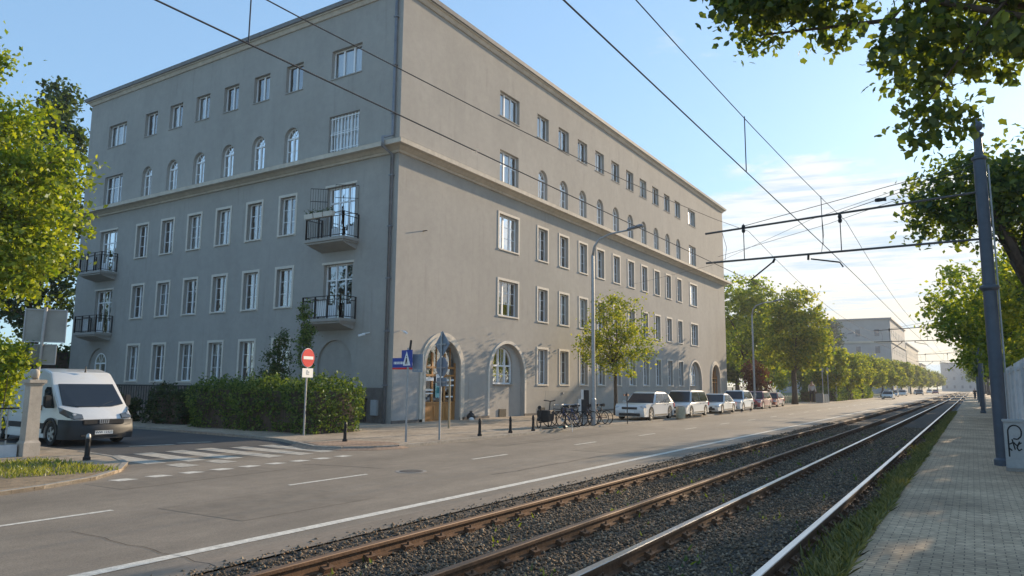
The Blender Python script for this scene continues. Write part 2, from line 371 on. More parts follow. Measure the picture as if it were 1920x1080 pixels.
YAW, PIT, ROL, F, H = -.5671, .1334, .009, 1346.5, 1.6
fw = Vector((math.sin(YAW)*math.cos(PIT), math.cos(YAW)*math.cos(PIT), math.sin(PIT)))
rt0 = Vector((math.cos(YAW), -math.sin(YAW), 0)); up0 = rt0.cross(fw)
rt = math.cos(ROL)*rt0 + math.sin(ROL)*up0; up = -math.sin(ROL)*rt0 + math.cos(ROL)*up0
cd = bpy.data.cameras.new('camera'); cam = bpy.data.objects.new('camera', cd); C.objects.link(cam)
cd.sensor_width = 36; cd.lens = F/1920*36; cd.clip_end = 4000; cd.clip_start = .05
cam.matrix_world = Matrix((( rt.x,up.x,-fw.x,0),(rt.y,up.y,-fw.y,0),(rt.z,up.z,-fw.z,H*SC),(0,0,0,1)))
bpy.context.scene.camera = cam
vs_ = bpy.context.scene.view_settings
vs_.view_transform = 'Standard'; vs_.look = 'None'; vs_.exposure = .9; vs_.gamma = 1

# ------------------------------------------------------------------ foliage
def fast_mesh(name, verts, nper, idx, mat, parent=None, loc=(0,0,0)):
    # verts (L*k,3); idx list of tuples local to one leaf of k verts
    k = nper; L = len(verts)//k
    tot = [len(t) for t in idx]; flat = np.concatenate([np.array(t) for t in idx])
    li = (np.arange(L)[:,None]*k + flat[None,:]).astype(np.int32).ravel()
    lt = np.tile(np.array(tot, np.int32), L); ls = np.concatenate([[0], np.cumsum(lt)[:-1]]).astype(np.int32)
    me = bpy.data.meshes.new(name)
    me.vertices.add(len(verts)); me.vertices.foreach_set('co', np.asarray(verts, np.float32).ravel())
    me.loops.add(len(li)); me.loops.foreach_set('vertex_index', li)
    me.polygons.add(len(lt)); me.polygons.foreach_set('loop_start', ls); me.polygons.foreach_set('loop_total', lt)
    me.update(calc_edges=True); me.validate()
    me.materials.append(mat)
    o = bpy.data.objects.new(name, me); C.objects.link(o); o.location = loc
    if parent: o.parent = parent
    return o
def unit(a): return a/np.maximum(np.linalg.norm(a, axis=1, keepdims=True), 1e-9)
def leaf_cloud(name, cen, size, mat, parent=None, seed=0, flat=.6, shape='kite', loc=(0,0,0), hang=0):
    rg = np.random.default_rng(seed); n = len(cen)
    nn = unit(rg.normal(size=(n,3)) + np.array([0,0,flat]))
    t = rg.normal(size=(n,3)); t[:,2] -= hang
    t = unit(t - nn*(t*nn).sum(1,keepdims=True)); b = np.cross(nn, t)
    s = (size*rg.uniform(.65,1.35,n))[:,None]
    if shape == 'kite':
        loc2 = [(-.5,0,0),(.05,.36,.10),(.6,0,-.05),(.05,-.36,.10)]; idx = [(0,1,2,3)]
    elif shape == 'maple':
        out = [(-.45,0,0),(-.36,.26,.04),(-.12,.30,.06),(.06,.46,.0),(.24,.27,.04),(.62,0,-.12),(.24,-.27,.04),(.06,-.46,.0),(-.12,-.30,.06),(-.36,-.26,.04)]
        loc2 = [(0,0,.02)] + out; idx = [(0,i,i%10+1) for i in range(1,11)]
    vs = np.stack([cen + s*(a*t + bb*b + c*nn) for a,bb,c in loc2], axis=1).reshape(-1,3)
    return fast_mesh(name, vs, len(loc2), idx, mat, parent, loc)
def crown_pts(blobs, ncl, per, clr, seed, lo=.35, squash=.75):
    rg = np.random.default_rng(seed); B = np.array(blobs, float)
    wt = (B[:,3]*B[:,4]*B[:,5])**.75; wt /= wt.sum()
    k = rg.choice(len(B), ncl, p=wt); d = unit(rg.normal(size=(ncl,3)))
    r = lo + (1-lo)*rg.uniform(0,1,ncl)**.55
    cc = B[k,:3] + d*r[:,None]*B[k,3:6]
    rad = clr*rg.uniform(.5,1.4,ncl)
    npc = rg.poisson(per, ncl); i = np.repeat(np.arange(ncl), npc)
    off = rg.normal(size=(len(i),3))*np.array([1,1,squash])*rad[i][:,None]*.6
    return cc[i] + off, cc
def tree(name, label, base, blobs, th, tr, ncl, per, clr, size, lmat, seed, cat='tree', group=None, lean=(0,0), shape='kite', lo=.35, limbs=7, bark=None, squash=.75, hang=0):
    rg = random.Random(seed); o = thing(name, label, cat, base, 0, group)
    pts, cc = crown_pts(blobs, ncl, per, clr, seed, lo, squash)
    leaf_cloud('crown', pts, size, lmat, o, seed+1, shape=shape, hang=hang)
    mb = MB(); bc = Vector(np.mean(np.array([b[:3] for b in blobs]), axis=0))
    top = Vector((lean[0], lean[1], th))
    mb.path([(0,0,-.1),(lean[0]*.15+.02,lean[1]*.15,th*.25),(lean[0]*.45,lean[1]*.45+.02,th*.6),top], [tr*1.35,tr,tr*.88,tr*.75], 10)
    cand = list(range(len(cc))); rg.shuffle(cand)
    for j in range(limbs):
        e = Vector(cc[cand[j]])
        if e.z < th*.9: e.z = th*.9 + rg.random()*.5
        st = Vector((0,0,0)).lerp(top, rg.uniform(.8,1)); st.x = top.x*st.z/th; st.y = top.y*st.z/th
        m1 = st.lerp(e,.35)+Vector((rg.uniform(-.1,.1),rg.uniform(-.1,.1),.12*(e-st).length)); m2 = st.lerp(e,.7)+Vector((rg.uniform(-.1,.1),rg.uniform(-.1,.1),.1*(e-st).length))
        mb.path([st,m1,m2,e],[tr*.55,tr*.36,tr*.2,tr*.07],6)
        for q in range(3):
            if len(cand) > limbs+j*3+q:
                e2 = Vector(cc[cand[limbs+j*3+q]])
                if (e2-m2).length < 2.2: mb.path([m2, m2.lerp(e2,.5)+Vector((0,0,.08)), e2],[tr*.16,tr*.1,tr*.04],5)
    mb.build('trunk', bark or M['bark'], o, smooth=True, fixn=False)
    return o

# ------------------------------------------------------------------ setting: ground, road, pavements
def sheet(name, poly, z, m, kind='structure', th=0):
    mb = MB(); ps = [Vector((x,y,0)) for x,y in poly]
    if th:
        mb.prism(poly, z-th, z, 'XY')
    else:
        mb.add([(x,y,z) for x,y in poly], [t for t in tessellate_polygon([ps])])
    o = mb.build(name, m)
    if kind: o['kind'] = kind
    return o
def arc(cx, cy, r, a0, a1, n=8): return [(cx+r*math.cos(R(a0+(a1-a0)*i/n)), cy+r*math.sin(R(a0+(a1-a0)*i/n))) for i in range(n+1)]
ZR = -.02
sheet('ground', [(-1500,-300),(1500,-300),(1500,2600),(-1500,2600)], -.26, M['ground'])
sheet('road', [(-14.6,-30),(-5.66,-30),(-5.66,420),(-14.6,420)], ZR, M['road'])
sheet('side_street', [(-14.6,6.5),(-14.6,16.5),(-90,16.5),(-90,6.5)], ZR-.002, M['asphalt_dark'])
# pavement along the building with the rounded corner into the side street
cornerR = [(-12.42,420),(-12.42,14.1),(-12.6,13.5),(-13.1,12.95),(-13.8,12.75),(-15.0,13.25),(-16.2,13.75),(-18,14.0),(-24,14.35),(-90,15.4)]
sheet('pavement', cornerR+[(-90,21.3),(-19.2,21.3),(-19.2,420)], .05, M['slab'], th=.3)
def kerb(name, pts, wd, z0, z1, m):
    mb = MB()
    P2 = [Vector((x,y)) for x,y in pts]
    for i in range(len(P2)-1):
        a, b = P2[i], P2[i+1]; d = (b-a).normalized(); n = Vector((-d.y,d.x)); L = (b-a).length
        k = max(1, int(L/.85)) if L < 70 else 1
        for j in range(k):
            p = a.lerp(b, j/k) + d*.006; q = a.lerp(b,(j+1)/k) - d*.006
            c = (p+q)/2 + n*wd/2
            mb.rbox((c.x,c.y,(z0+z1)/2),((q-p).length,wd,z1-z0), math.atan2(d.y,d.x))
    o = mb.build(name, m); o['kind']='structure'; return o
kp = [(-12.42,120),(-12.42,70),(-12.42,14.1),(-12.6,13.5),(-13.1,12.95),(-13.8,12.75),(-15.0,13.25),(-16.2,13.75),(-18,14.0),(-24,14.35),(-45,14.7)]
kerb('kerb', kp, .1, -.1, .056, M['kerb'])
# red paved ramp at the corner crossing
sheet('ramp', [(-12.58,13.45),(-13.05,13.0),(-13.8,12.83),(-14.7,13.2),(-14.4,14.3),(-13.2,14.7),(-12.55,14.4)], .0600, M['redpaver'])
ik=[(-12.5,14.3),(-12.5,14.1),(-12.66,13.55),(-13.13,13.03),(-13.8,12.84),(-14.9,13.3)]; ok_=[(-12.15,14.3),(-12.12,14.0),(-12.3,13.3),(-12.9,12.65),(-13.8,12.4),(-15.0,12.85)]
mb=MB(); mb.add([(x,y,.0612) for x,y in ik]+[(x,y,ZR+.004) for x,y in ok_],[(i+1,i,6+i,7+i) for i in range(5)]); mb.build('dropped_kerb',M['redpaver'])['kind']='structure'
# left corner island: pavement, soil edge, grass
leftp = [(-11.6,-30),(-11.6,4.6),(-11.85,5.6),(-12.3,6.6),(-13.0,7.4),(-14.0,8.1),(-15.2,8.55),(-17,8.75),(-90,8.9)]
sheet('left_pavement', leftp+[(-90,-30)], .03, M['slab'], th=.25)
kerb('left_kerb', list(reversed(leftp[1:8]))+[(-11.6,-5)], -.1, -.1, .038, M['kerb'])
sheet('dirt_edge', [(-11.72,-6),(-11.72,4.7),(-11.95,5.6),(-12.4,6.5),(-13.05,7.2),(-13.6,7.5),(-14.4,7.55),(-15.6,6.9),(-15.6,-6)], .036, M['soil'])
# track side
sheet('track_bed', [(-5.66,-30),(-1.05,-30),(-1.05,420),(-5.66,420)], -.15, M['ballast_base'])
sheet('right_pavement', [(-1.03,-30),(40,-30),(40,420),(-1.03,420)], 0, M['paver'], th=.25)
mb=MB(); mb.add([(-5.66,-30,ZR-.012),(-5.25,-30,-.135),(-5.25,420,-.135),(-5.66,420,ZR-.012)],[(0,1,2,3)]); mb.build('ballast_shoulder',M['ballast_base'])['kind']='structure'
kerb('pavement_edging', [(-1.03,-3),(-1.03,60),(-1.03,200)], .06, -.2, .008, M['concrete'])
sheet('park_lawn', [(-15.2,68.2),(-120,68.2),(-120,205),(-15.2,205)], .06, M['lawn'])
sheet('gutter_strip', [(-6.05,-30),(-5.66,-30),(-5.66,420),(-6.05,420)], ZR+.004, M['gutter'])

# road markings
o = sheet('edge_line', [(-6.465,-10),(-6.315,-10),(-6.315,300),(-6.465,300)], ZR+.005, M['white_paint'])
mb = MB()
for a, b in [(3.3,5.2),(8.0,9.75),(13.0,14.4),(17.8,19.1),(22.3,23.7),(26.8,28.1)] + [(31.3+4.6*i, 32.7+4.6*i) for i in range(18)]:
    mb.add([(-9.30,a,ZR+.004),(-9.21,a,ZR+.004),(-9.21,b,ZR+.004),(-9.30,b,ZR+.004)], [(0,1,2,3)])
mb.build('lane_dashes', M['white_paint'])['kind']='structure'
mb = MB()
for i in range(6):
    y = 8.55+.76*i; x0 = -15.95+(.08*i if i>3 else 0); x1 = (-13.75,-13.55,-13.35,-12.95,-12.85,-12.95)[i]
    mb.add([(x0,y,ZR+.004),(x1,y-.22,ZR+.004),(x1,y+.2,ZR+.004),(x0,y+.46,ZR+.004)], [(0,1,2,3)])
for y in (8.55, 9.4):
    mb.add([(-13.4,y-.06,ZR+.0045),(-12.75,y-.12,ZR+.0045),(-12.8,y+.3,ZR+.0045),(-13.45,y+.3,ZR+.0045)], [(0,1,2,3)])
mb.build('zebra_crossing', M['fade_paint'])['kind']='structure'
mb = MB()
for i in range(9):
    y = 6.65+.62*i
    mb.add([(-12.05,y,ZR+.004),(-11.80,y+.05,ZR+.004),(-11.80,y+.38,ZR+.004),(-12.05,y+.30,ZR+.004)], [(0,1,2,3)])
mb.build('give_way_line', M['white_paint'])['kind']='structure'
mb = MB()
for a,b in ((10.3,11.3),(11.6,12.4)): mb.add([(-17.9,a,ZR+.004),(-17.75,a,ZR+.004),(-17.4,b,ZR+.004),(-17.6,b,ZR+.004)], [(0,1,2,3)])
mb.build('stop_line', M['worn_paint'])['kind']='structure'
mb = MB(); rg = random.Random(4)
def crack(pts, wd):
    for (x0,y0),(x1,y1) in zip(pts, pts[1:]):
        d = Vector((x1-x0,y1-y0)).normalized()*wd; n = Vector((-d.y,d.x))
        mb.add([(x0-n.x,y0-n.y,ZR+.0055),(x0+n.x,y0+n.y,ZR+.0055),(x1+n.x,y1+n.y,ZR+.0055),(x1-n.x,y1-n.y,ZR+.0055)], [(0,1,2,3)])
def wig(a, b, n, j): return [(a[0]+(b[0]-a[0])*i/n+rg.uniform(-j,j), a[1]+(b[1]-a[1])*i/n+rg.uniform(-j,j)) for i in range(n+1)]
crack(wig((-8.3,4.27),(-5.7,4.2),14,.03), .004)
crack(wig((-11.4,10.2),(-9.6,10.6),9,.04), .01); crack(wig((-7.4,11),(-7.2,19),20,.04), .008); crack(wig((-10.6,16),(-10.4,25),16,.05), .009)
mb.build('tar_seams', M['crack'])['kind']='structure'
rp = random.Random(12)
for x0,y0,x1,y1 in ((-11.9,6.2,-10.9,9.4),(-8.9,5.6,-7.3,7.9),(-12.2,16.4,-10.9,24.5),(-8.6,16.2,-7.0,19.4),(-11.6,33,-10.2,41),(-8.8,28,-7.4,31)):
    po=[(x0+rp.uniform(-.08,.08),y0),(x1+rp.uniform(-.08,.08),y0+rp.uniform(-.1,.1)),(x1+rp.uniform(-.08,.08),y1),(x0,y1+rp.uniform(-.1,.1))]
    sheet('asphalt_patch', po, ZR+.0025, M['patch'])
mh = thing('manhole_cover', 'round iron manhole cover set in the carriageway before the zebra crossing', 'manhole cover', (-8.9,10.55,ZR))
MB().lathe([(.22,0),(.22,.008),(.20,.012)],n=24).build('cover', mat('worn_iron',(.10,.09,.08),.7,.2,var=.3,scale=20), mh); MB().lathe([(.29,0),(.29,.005),(.22,.005)],n=24).build('ring', M['concrete'], mh)

# ------------------------------------------------------------------ tram rails, ballast, grass
RX = [-1.66,-2.95,-3.97,-5.2]
RL = ['polished rail nearest the brick pavement, bright along its top', 'polished second rail from the pavement, with rusty fastenings',
      'rusty brown rail of the far track, third from the pavement', 'rusty rail closest to the carriageway edge line']
for x, lb, pm in zip(RX, RL, ('polished','polished','brownhead','brownhead')):
    o = thing('rail', lb, 'rail', (x,0,0), 0, 'tram rails')
    prof = [(-.065,-.135),(.065,-.135),(.065,-.118),(.012,-.105),(.012,-.04),(.041,-.032),(.041,-.004),(-.041,-.004),(-.041,-.032),(-.012,-.04),(-.012,-.105),(-.065,-.118)]
    MB().prism(prof, -6, 300).build('rail_web', M['rust'], o)
    MB().prism([(-.037,-.004),(.037,-.004),(.033,.003),(-.033,.003)], -6, 300).build('running_surface', M[pm], o)
    mb = MB()
    for i in range(190):
        y = 1+.56*i
        for s in (-1,1): mb.rbox((s*.075,y,-.10),(.07,.13,.05),0,s*.35); mb.tube((s*.085,y,-.10),(s*.085,y,-.045),.012,n=5)
        mb.rbox((0,y,-.14),(.3,.16,.02))
    o2 = mb.build('rail_clips', M['rust'], o); o2['kind']='stuff'
rg = np.random.default_rng(3)
n = 92000
Y = 2.6 + 34*rg.uniform(0,1,n)**1.9; X = rg.uniform(-5.6,-1.12,n); X[:1500] = -5.60-np.abs(rg.normal(size=1500))*.10
cen = np.stack([X,Y,rg.uniform(-.15,-.125,n)],1)
onr = np.min(np.abs(X[:,None]-np.array(RX)[None,:]),1)
cen[onr<.07,2] -= .03; cen[:,2] += .10*np.clip((-5.27-X)/.34,0,1); cen[X<-5.64,2] = ZR+.004
base = np.array([(1,0,0),(-1,0,0),(0,1,0),(0,-1,0),(0,0,1),(0,0,-1)],float)
s = (rg.uniform(.009,.024,n)*(1+.012*Y))[:,None,None]
v = base[None]*s*rg.uniform(.6,1.2,(n,6,1)) + rg.normal(size=(n,6,3))*s*.22
ang = rg.uniform(0,6.28,n); ca,sa = np.cos(ang),np.sin(ang)
v = np.stack([v[:,:,0]*ca[:,None]-v[:,:,1]*sa[:,None], v[:,:,0]*sa[:,None]+v[:,:,1]*ca[:,None], v[:,:,2]*.75],2)+cen[:,None,:]
def stonemat():
    m, nt2, b = newmat('ballast_stones'); b.inputs['Roughness'].default_value=.9
    ge = N(nt2,'ShaderNodeNewGeometry'); cr2 = N(nt2,'ShaderNodeValToRGB'); e = cr2.color_ramp.elements
    e[0].color=(.075,.058,.04,1); e[1].color=(.33,.255,.175,1); e.new(.5).color=(.135,.103,.07,1); e.new(.75).color=(.21,.13,.07,1)
    nt2.links.new(ge.outputs['Random Per Island'], cr2.inputs[0]); nt2.links.new(cr2.outputs[0], b.inputs['Base Color']); return m
M['stones'] = stonemat()
fast_mesh('ballast', v.reshape(-1,3), 6, [(4,0,2),(4,2,1),(4,1,3),(4,3,0),(5,2,0),(5,1,2),(5,3,1),(5,0,3)], M['stones'])
tag(bpy.data.objects['ballast'], 'dark crushed stone ballast between the tram rails', 'ballast', kind='stuff')
def blades(name, X, Y, Z, h, label, seed, m=None):
    rg = np.random.default_rng(seed); n = len(X)
    a = rg.uniform(0,6.28,n); d = np.stack([np.cos(a),np.sin(a),0*a],1); hh = (h*rg.uniform(.4,1.3,n))[:,None]
    b = np.stack([X,Y,Z],1); lean = rg.normal(size=(n,3))*.45; lean[:,2]=1; wv = .008+.0008*Y[:,None]
    vs = np.stack([b-d*wv, b+d*wv, b+lean*hh*np.array([.5,.5,.6])+d*wv*.6, b+lean*hh*np.array([1.1,1.1,1])],1).reshape(-1,3)
    o = fast_mesh(name, vs, 4, [(0,1,2,3)], m or M['grass']); return tag(o, label, 'grass', kind='stuff')
n = 26000; Y = 3+55*rg.uniform(0,1,n)**1.7
edge = .12*np.sin(Y*1.3)+.08*np.sin(Y*3.7+1)
X = -1.06 - np.abs(rg.normal(size=n))*(.14+.06*np.sin(Y*.9)) + .02
blades('grass_verge', X, Y, -.12+.1*np.clip(1+(X+1.06)/.5,0,1), .11, 'strip of short grass and weeds between the nearest rail and the pavement', 5, leafmat('dry_grass', (.085,.10,.025), (.25,.22,.07), .35, (1.2,1.15,.7)))
n = 15000; X = rg.uniform(-16.5,-12.0,n); Y = rg.uniform(-2,7.4,n)
ok = (Y < 7.35-.0*X) & (X < -12.55-.16*np.clip(Y-4,0,9)+.25*np.sin(Y*2)) & (Y > -1) & (X > -15.7)
blades('grass_patch', X[ok], Y[ok], np.full(ok.sum(), .03), .09, 'sunlit grass patch on the corner left of the zebra crossing', 6, leafmat('sunny_grass', (.14,.17,.025), (.36,.36,.07), .4, (1.3,1.25,.6)))
n = 1100; Y = 3.4+26*rg.uniform(0,1,n)**1.5; X = rg.choice([-4.9,-4.4,-5.35,-2.5,-1.95,-3.4], n)+rg.normal(size=n)*.16
k = np.sin(Y*2.1+X*3) > .35
blades('weeds', X[k], Y[k], np.full(k.sum(), -.13), .06, 'sparse weeds growing through the ballast', 8, M['leafA'])

# ------------------------------------------------------------------ apartment building
BX, BY = -18.95, 21.18
XL, YR = -43.35, 66.6
bld = thing('apartment_building', 'long five storey grey plastered apartment block on the street corner with rows of small windows', 'building', (BX,BY,0))
def rect(u, z0, z1, wd): return [(u-wd/2,z0),(u+wd/2,z0),(u+wd/2,z1),(u-wd/2,z1)]
def archloop(u, z0, z1, wd, n=10):
    r = wd/2; return [(u-r,z0),(u+r,z0)] + [(u+r*math.cos(math.pi*i/n), z1-r+r*math.sin(math.pi*i/n)) for i in range(n+1)]
def facade(u0, u1, bands, holes, deps):
    mb = MB()
    for z0, z1 in bands:
        hs = [h for h in holes if z0 < sum(p[1] for p in h)/len(h) < z1]
        loops = [[Vector((a,b,0)) for a,b in rect((u0+u1)/2, z0, z1, u1-u0)]] + [[Vector((a,b,0)) for a,b in h] for h in hs]
        flat = [p for l in loops for p in l]; tris = tessellate_polygon(loops); fs = []
        for t in tris:
            a, b, c = [flat[i] for i in t]
            ar = (b-a).cross(c-a).z
            if abs(ar) < 1e-9: continue
            fs.append(t if ar > 0 else (t[0],t[2],t[1]))
        mb.add([(p.x,0,p.y) for p in flat], fs)
    for h, d in zip(holes, deps):
        n = len(h); mb.add([(a,0,b) for a,b in h]+[(a,d,b) for a,b in h], [((i+1)%n,i,n+i,n+(i+1)%n) for i in range(n)])
    return mb
bands = [(-.3,4.0),(4.0,7.2),(7.2,10.88),(10.88,14.0),(14.0,17.95)]
RW = [29.42-BY, 57.66-BY]; RN = [32.79-BY+2.38*i for i in range(10)]
LW = [-22.15-BX, -40.3-BX]; LN = [-25.48-BX-2.297*i for i in range(6)]
ROWS = {'t':(14.87,16.18), 'a':(11.46,13.14), '3':(8.15,9.88), '2':(4.90,6.60), 'g':(1.62,3.43)}
win = []   # facade, u, z0, z1, width, kind
for r in 't a 3 2 g'.split():
    z0, z1 = ROWS[r]
    for u in RN: win.append(('R',u,z0,z1,{'t':1.24,'a':.98}.get(r,1.0),r))
    for u in LN: win.append(('L',u,z0,z1,{'t':1.14,'a':.94}.get(r,1.0),r))
    if r != 'g':
        for u in RW: win.append(('R',u,z0,z1,1.82 if r=='t' else 1.74,r+'W'))
    if r in 'ta':
        for u in LW: win.append(('L',u,z0,z1,1.82,r+'W'))
doors = [('L',u,zz,zt,1.68) for u in LW for zz,zt in ((7.42,9.92),(4.1,6.55))]
holes = {'R':[], 'L':[]}; deps = {'R':[], 'L':[]}
for fc,u,z0,z1,wd,kd in win:
    holes[fc].append(archloop(u,z0,z1,wd) if kd=='a' else rect(u,z0,z1,wd)); deps[fc].append(.3)
for fc,u,z0,z1,wd in doors: holes[fc].append(rect(u,z0,z1,wd)); deps[fc].append(.3)
NICHE_R = RW; PORT = [24.35-BY, 63.1-BY]
for u in NICHE_R: holes['R'].append(archloop(u,0,3.55,3.1,16)); deps['R'].append(.19)
for u in PORT: holes['R'].append(archloop(u,0,3.45,2.4,16)); deps['R'].append(.34)
for u in LW: holes['L'].append(archloop(u,.02,3.36,2.0,14)); deps['L'].append(.10)
ROT_R = (0,0,R(90))
wr = facade(0, YR-BY, bands, holes['R'], deps['R']).build('wall', M['wall'], bld, rot=ROT_R, fixn=False)
wl = facade(XL-BX, 0, bands, holes['L'], deps['L']).build('wall', M['wall'], bld, fixn=False)
D_, W_ = YR-BY, BX-XL
mb = MB()
mb.add([(-W_,0,-.3),(-W_,D_,-.3),(-W_,D_,17.95),(-W_,0,17.95)], [(0,1,2,3)]); mb.add([(-W_,D_,-.3),(0,D_,-.3),(0,D_,17.95),(-W_,D_,17.95)], [(0,1,2,3)])
mb.build('wall', M['wall'], bld)
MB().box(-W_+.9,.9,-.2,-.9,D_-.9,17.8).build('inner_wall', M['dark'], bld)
mb = MB()
o = .34
mb.add([(-W_-o,-o,18.2),(o,-o,18.2),(o,D_+o,18.2),(-W_-o,D_+o,18.2),(-W_+6,6,19.2),(-6,6,19.2),(-6,D_-6,19.2),(-W_+6,D_-6,19.2)],
       [(0,1,5,4),(1,2,6,5),(2,3,7,6),(3,0,4,7),(4,5,6,7)])
mb.build('roof', M['zinc'], bld)
def ring(z0, z1, p0, p1=None, inner=-.02):
    # moulding running round the block: outer offset p0 at z0, p1 at z1
    p1 = p0 if p1 is None else p1; mb = MB()
    def loop(p, z): return [(-W_-p,-p,z),(p,-p,z),(p,D_+p,z),(-W_-p,D_+p,z)]
    vs = loop(inner,z0)+loop(p0,z0)+loop(p1,z1)+loop(inner,z1); fs=[]
    for k in range(3):
        for i in range(4): fs.append((k*4+i, k*4+(i+1)%4, k*4+4+(i+1)%4, k*4+4+i))
    return mb.add(vs, fs)
ring(17.83,17.99,.06,.16).build('cornice', M['trim'], bld)
ring(17.99,18.05,.22).build('cornice', M['trim'], bld)
g_ = ring(18.05,18.20,.30,.36).build('gutter', M['zinc'], bld)
ring(10.86,10.95,.08,.12).build('string_course', M['trim'], bld)
ring(10.95,11.06,.16,.32).build('string_course', M['trim'], bld)
ring(11.06,11.24,.55,.57).build('string_course', M['trim'], bld)
ring(11.24,11.38,.575,.10).build('course_flashing', M['trim'], bld)
# plinth band broken at the openings
mb = MB()
def plinth_R(a,b): mb.box(-.01,a,-.3,.035,b,.16)
cuts = sorted([(u-1.56,u+1.56) for u in NICHE_R]+[(u-1.21,u+1.21) for u in PORT]); a=0
for c0,c1 in cuts: plinth_R(a,c0); a=c1
plinth_R(a,D_)
mb.box(-W_,-.04,-.3,LW[1]-1.01,.01,1.42); mb.box(LW[1]+1.01,-.04,-.3,LW[0]-1.01,.01,1.42); mb.box(LW[0]+1.01,-.04,-.3,-.34,.01,1.42)
mb.build('plinth', M['plinth'], bld)
# tree shade next to the shop door, painted as a flat grey patch
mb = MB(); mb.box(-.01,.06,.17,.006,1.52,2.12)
mb.build('shade_patch', M['wall_shade'], bld)
M['patchwall'] = stucco('patched_plaster', (.335,.32,.295))
for y0,y1,z0,z1 in ((33.1-BY,36.9-BY,.17,1.28),(43-BY,45.2-BY,.17,1.5)): MB().box(-.01,y0,z0,.004,y1,z1).build('repaired_patch', M['patchwall'], bld)

# windows: shared meshes per type
def window_meshes(key, wd, h, kind):
    fr = MB(); dep = .17; t = .055; d2 = dep+.06
    arch = kind in ('a','aN')
    r = wd/2
    if arch:
        sp = h-r
        fr.box(-r,dep,0,-r+t,d2,sp); fr.box(r-t,dep,0,r,d2,sp); fr.box(-r,dep,0,r,d2,t)
        for i in range(12):
            a0, a1 = math.pi*i/12, math.pi*(i+1)/12
            p = [(r*math.cos(a0),sp+r*math.sin(a0)),(r*math.cos(a1),sp+r*math.sin(a1)),((r-t)*math.cos(a1),sp+(r-t)*math.sin(a1)),((r-t)*math.cos(a0),sp+(r-t)*math.sin(a0))]
            fr.prism(p, dep, d2)
        fr.box(-r+t,dep-.012,sp-.05,r-t,d2-.003,sp+.03); 
        for q in ((0,) if kind=='a' else (-r/3,r/3)): fr.box(q-.04,dep-.015,t,q+.04,d2-.006,sp-.05 if kind=='a' else sp+r*.9)
        fr.box(-.012,dep+.02,sp+.03,.012,d2-.01,h-t)
        for q in (.3,-.3): fr.rbox((q*r*1.0,dep+.03,sp+.22*r+.12),(.022,.03,.62*r),0,q*1.6)
        fr.box(-r+t,dep+.02,sp*.5-.012,r-t,d2-.01,sp*.5+.012)
        pane = [(-r+t*.5,t*.5),(r-t*.5,t*.5)]+[((r-t*.5)*math.cos(math.pi*i/12), sp+(r-t*.5)*math.sin(math.pi*i/12)) for i in range(13)]
    else:
        fr.box(-r,dep,0,-r+t,d2,h); fr.box(r-t,dep,0,r,d2,h); fr.box(-r+t,dep,0,r-t,d2,t); fr.box(-r+t,dep,h-t,r-t,d2,h)
        mull = [-r/3,r/3] if 'W' in kind else [0]
        for q in mull: fr.box(q-.045,dep-.012,t,q+.045,d2-.004,h-t)
        if kind[0] in '32g':
            for zz in (h*.36,h*.68): fr.box(-r+t,dep+.02,zz-.013,r-t,d2-.01,zz+.013)
        elif kind == 'aW':
            fr.box(-r+t,dep+.02,h*.6-.02,r-t,d2-.01,h*.6+.02)
        pane = [(-r+t*.5,t*.5),(r-t*.5,t*.5),(r-t*.5,h-t*.5),(-r+t*.5,h-t*.5)]
    pn = MB().add([(a,dep+.03,b) for a,b in pane],[tuple(range(len(pane)))])
    sl = MB().box(-r-.08,-.06,-.07,r+.08,dep+.01,-.004)
    res = [('window',fr,M['frame']),('pane',pn,M['glass'])]
    if kind[0] in '32g':
        su = MB(); b=.12
        su.box(-r-b,-.025,-.1,-r-.005,.01,h+b); su.box(r+.005,-.025,-.1,r+b,.01,h+b); su.box(-r-.005,-.025,h+.005,r+.005,.01,h+b)
        res.append(('surround',su,M['surround'])); res.append(('sill',sl,M['surround']))
    else: res.append(('sill',MB().box(-r-.03,-.035,-.05,r+.03,dep+.01,-.003),M['zinc'] if 0 else M['wall']))
    for nm, f0, f1 in (('c1',-.92,-.2),('c2',-.9,.5),('c3',.25,.92),('c4',-.93,.93)):
        top = h-t-.02 if not arch else h-r
        cu = MB(); m_ = 14; xs = [r*(f0+(f1-f0)*i/m_) for i in range(m_+1)]
        vs=[];fs=[]
        for i,x in enumerate(xs):
            yy = dep+.12+.018*math.sin(i*1.9); vs += [(x,yy,.06),(x,yy,top)]
            if i: fs.append((2*i-2,2*i,2*i+1,2*i-1))
        cu.add(vs,fs); res.append((nm,cu,M['curtain']))
    res.append(('blind',MB().box(-r+t,dep+.07,h*.28,r-t,dep+.075,h-t) if not arch else MB().box(-r+t,dep+.07,.06,r-t,dep+.075,h*.55),M['blind']))
    return {nm: b_.build(nm if nm[0]!='c' or nm=='c' else 'curtain', m_, fixn=nm[0]!='c') for nm,b_,m_ in res}
cache = {}; protos = []
rgw = random.Random(11)
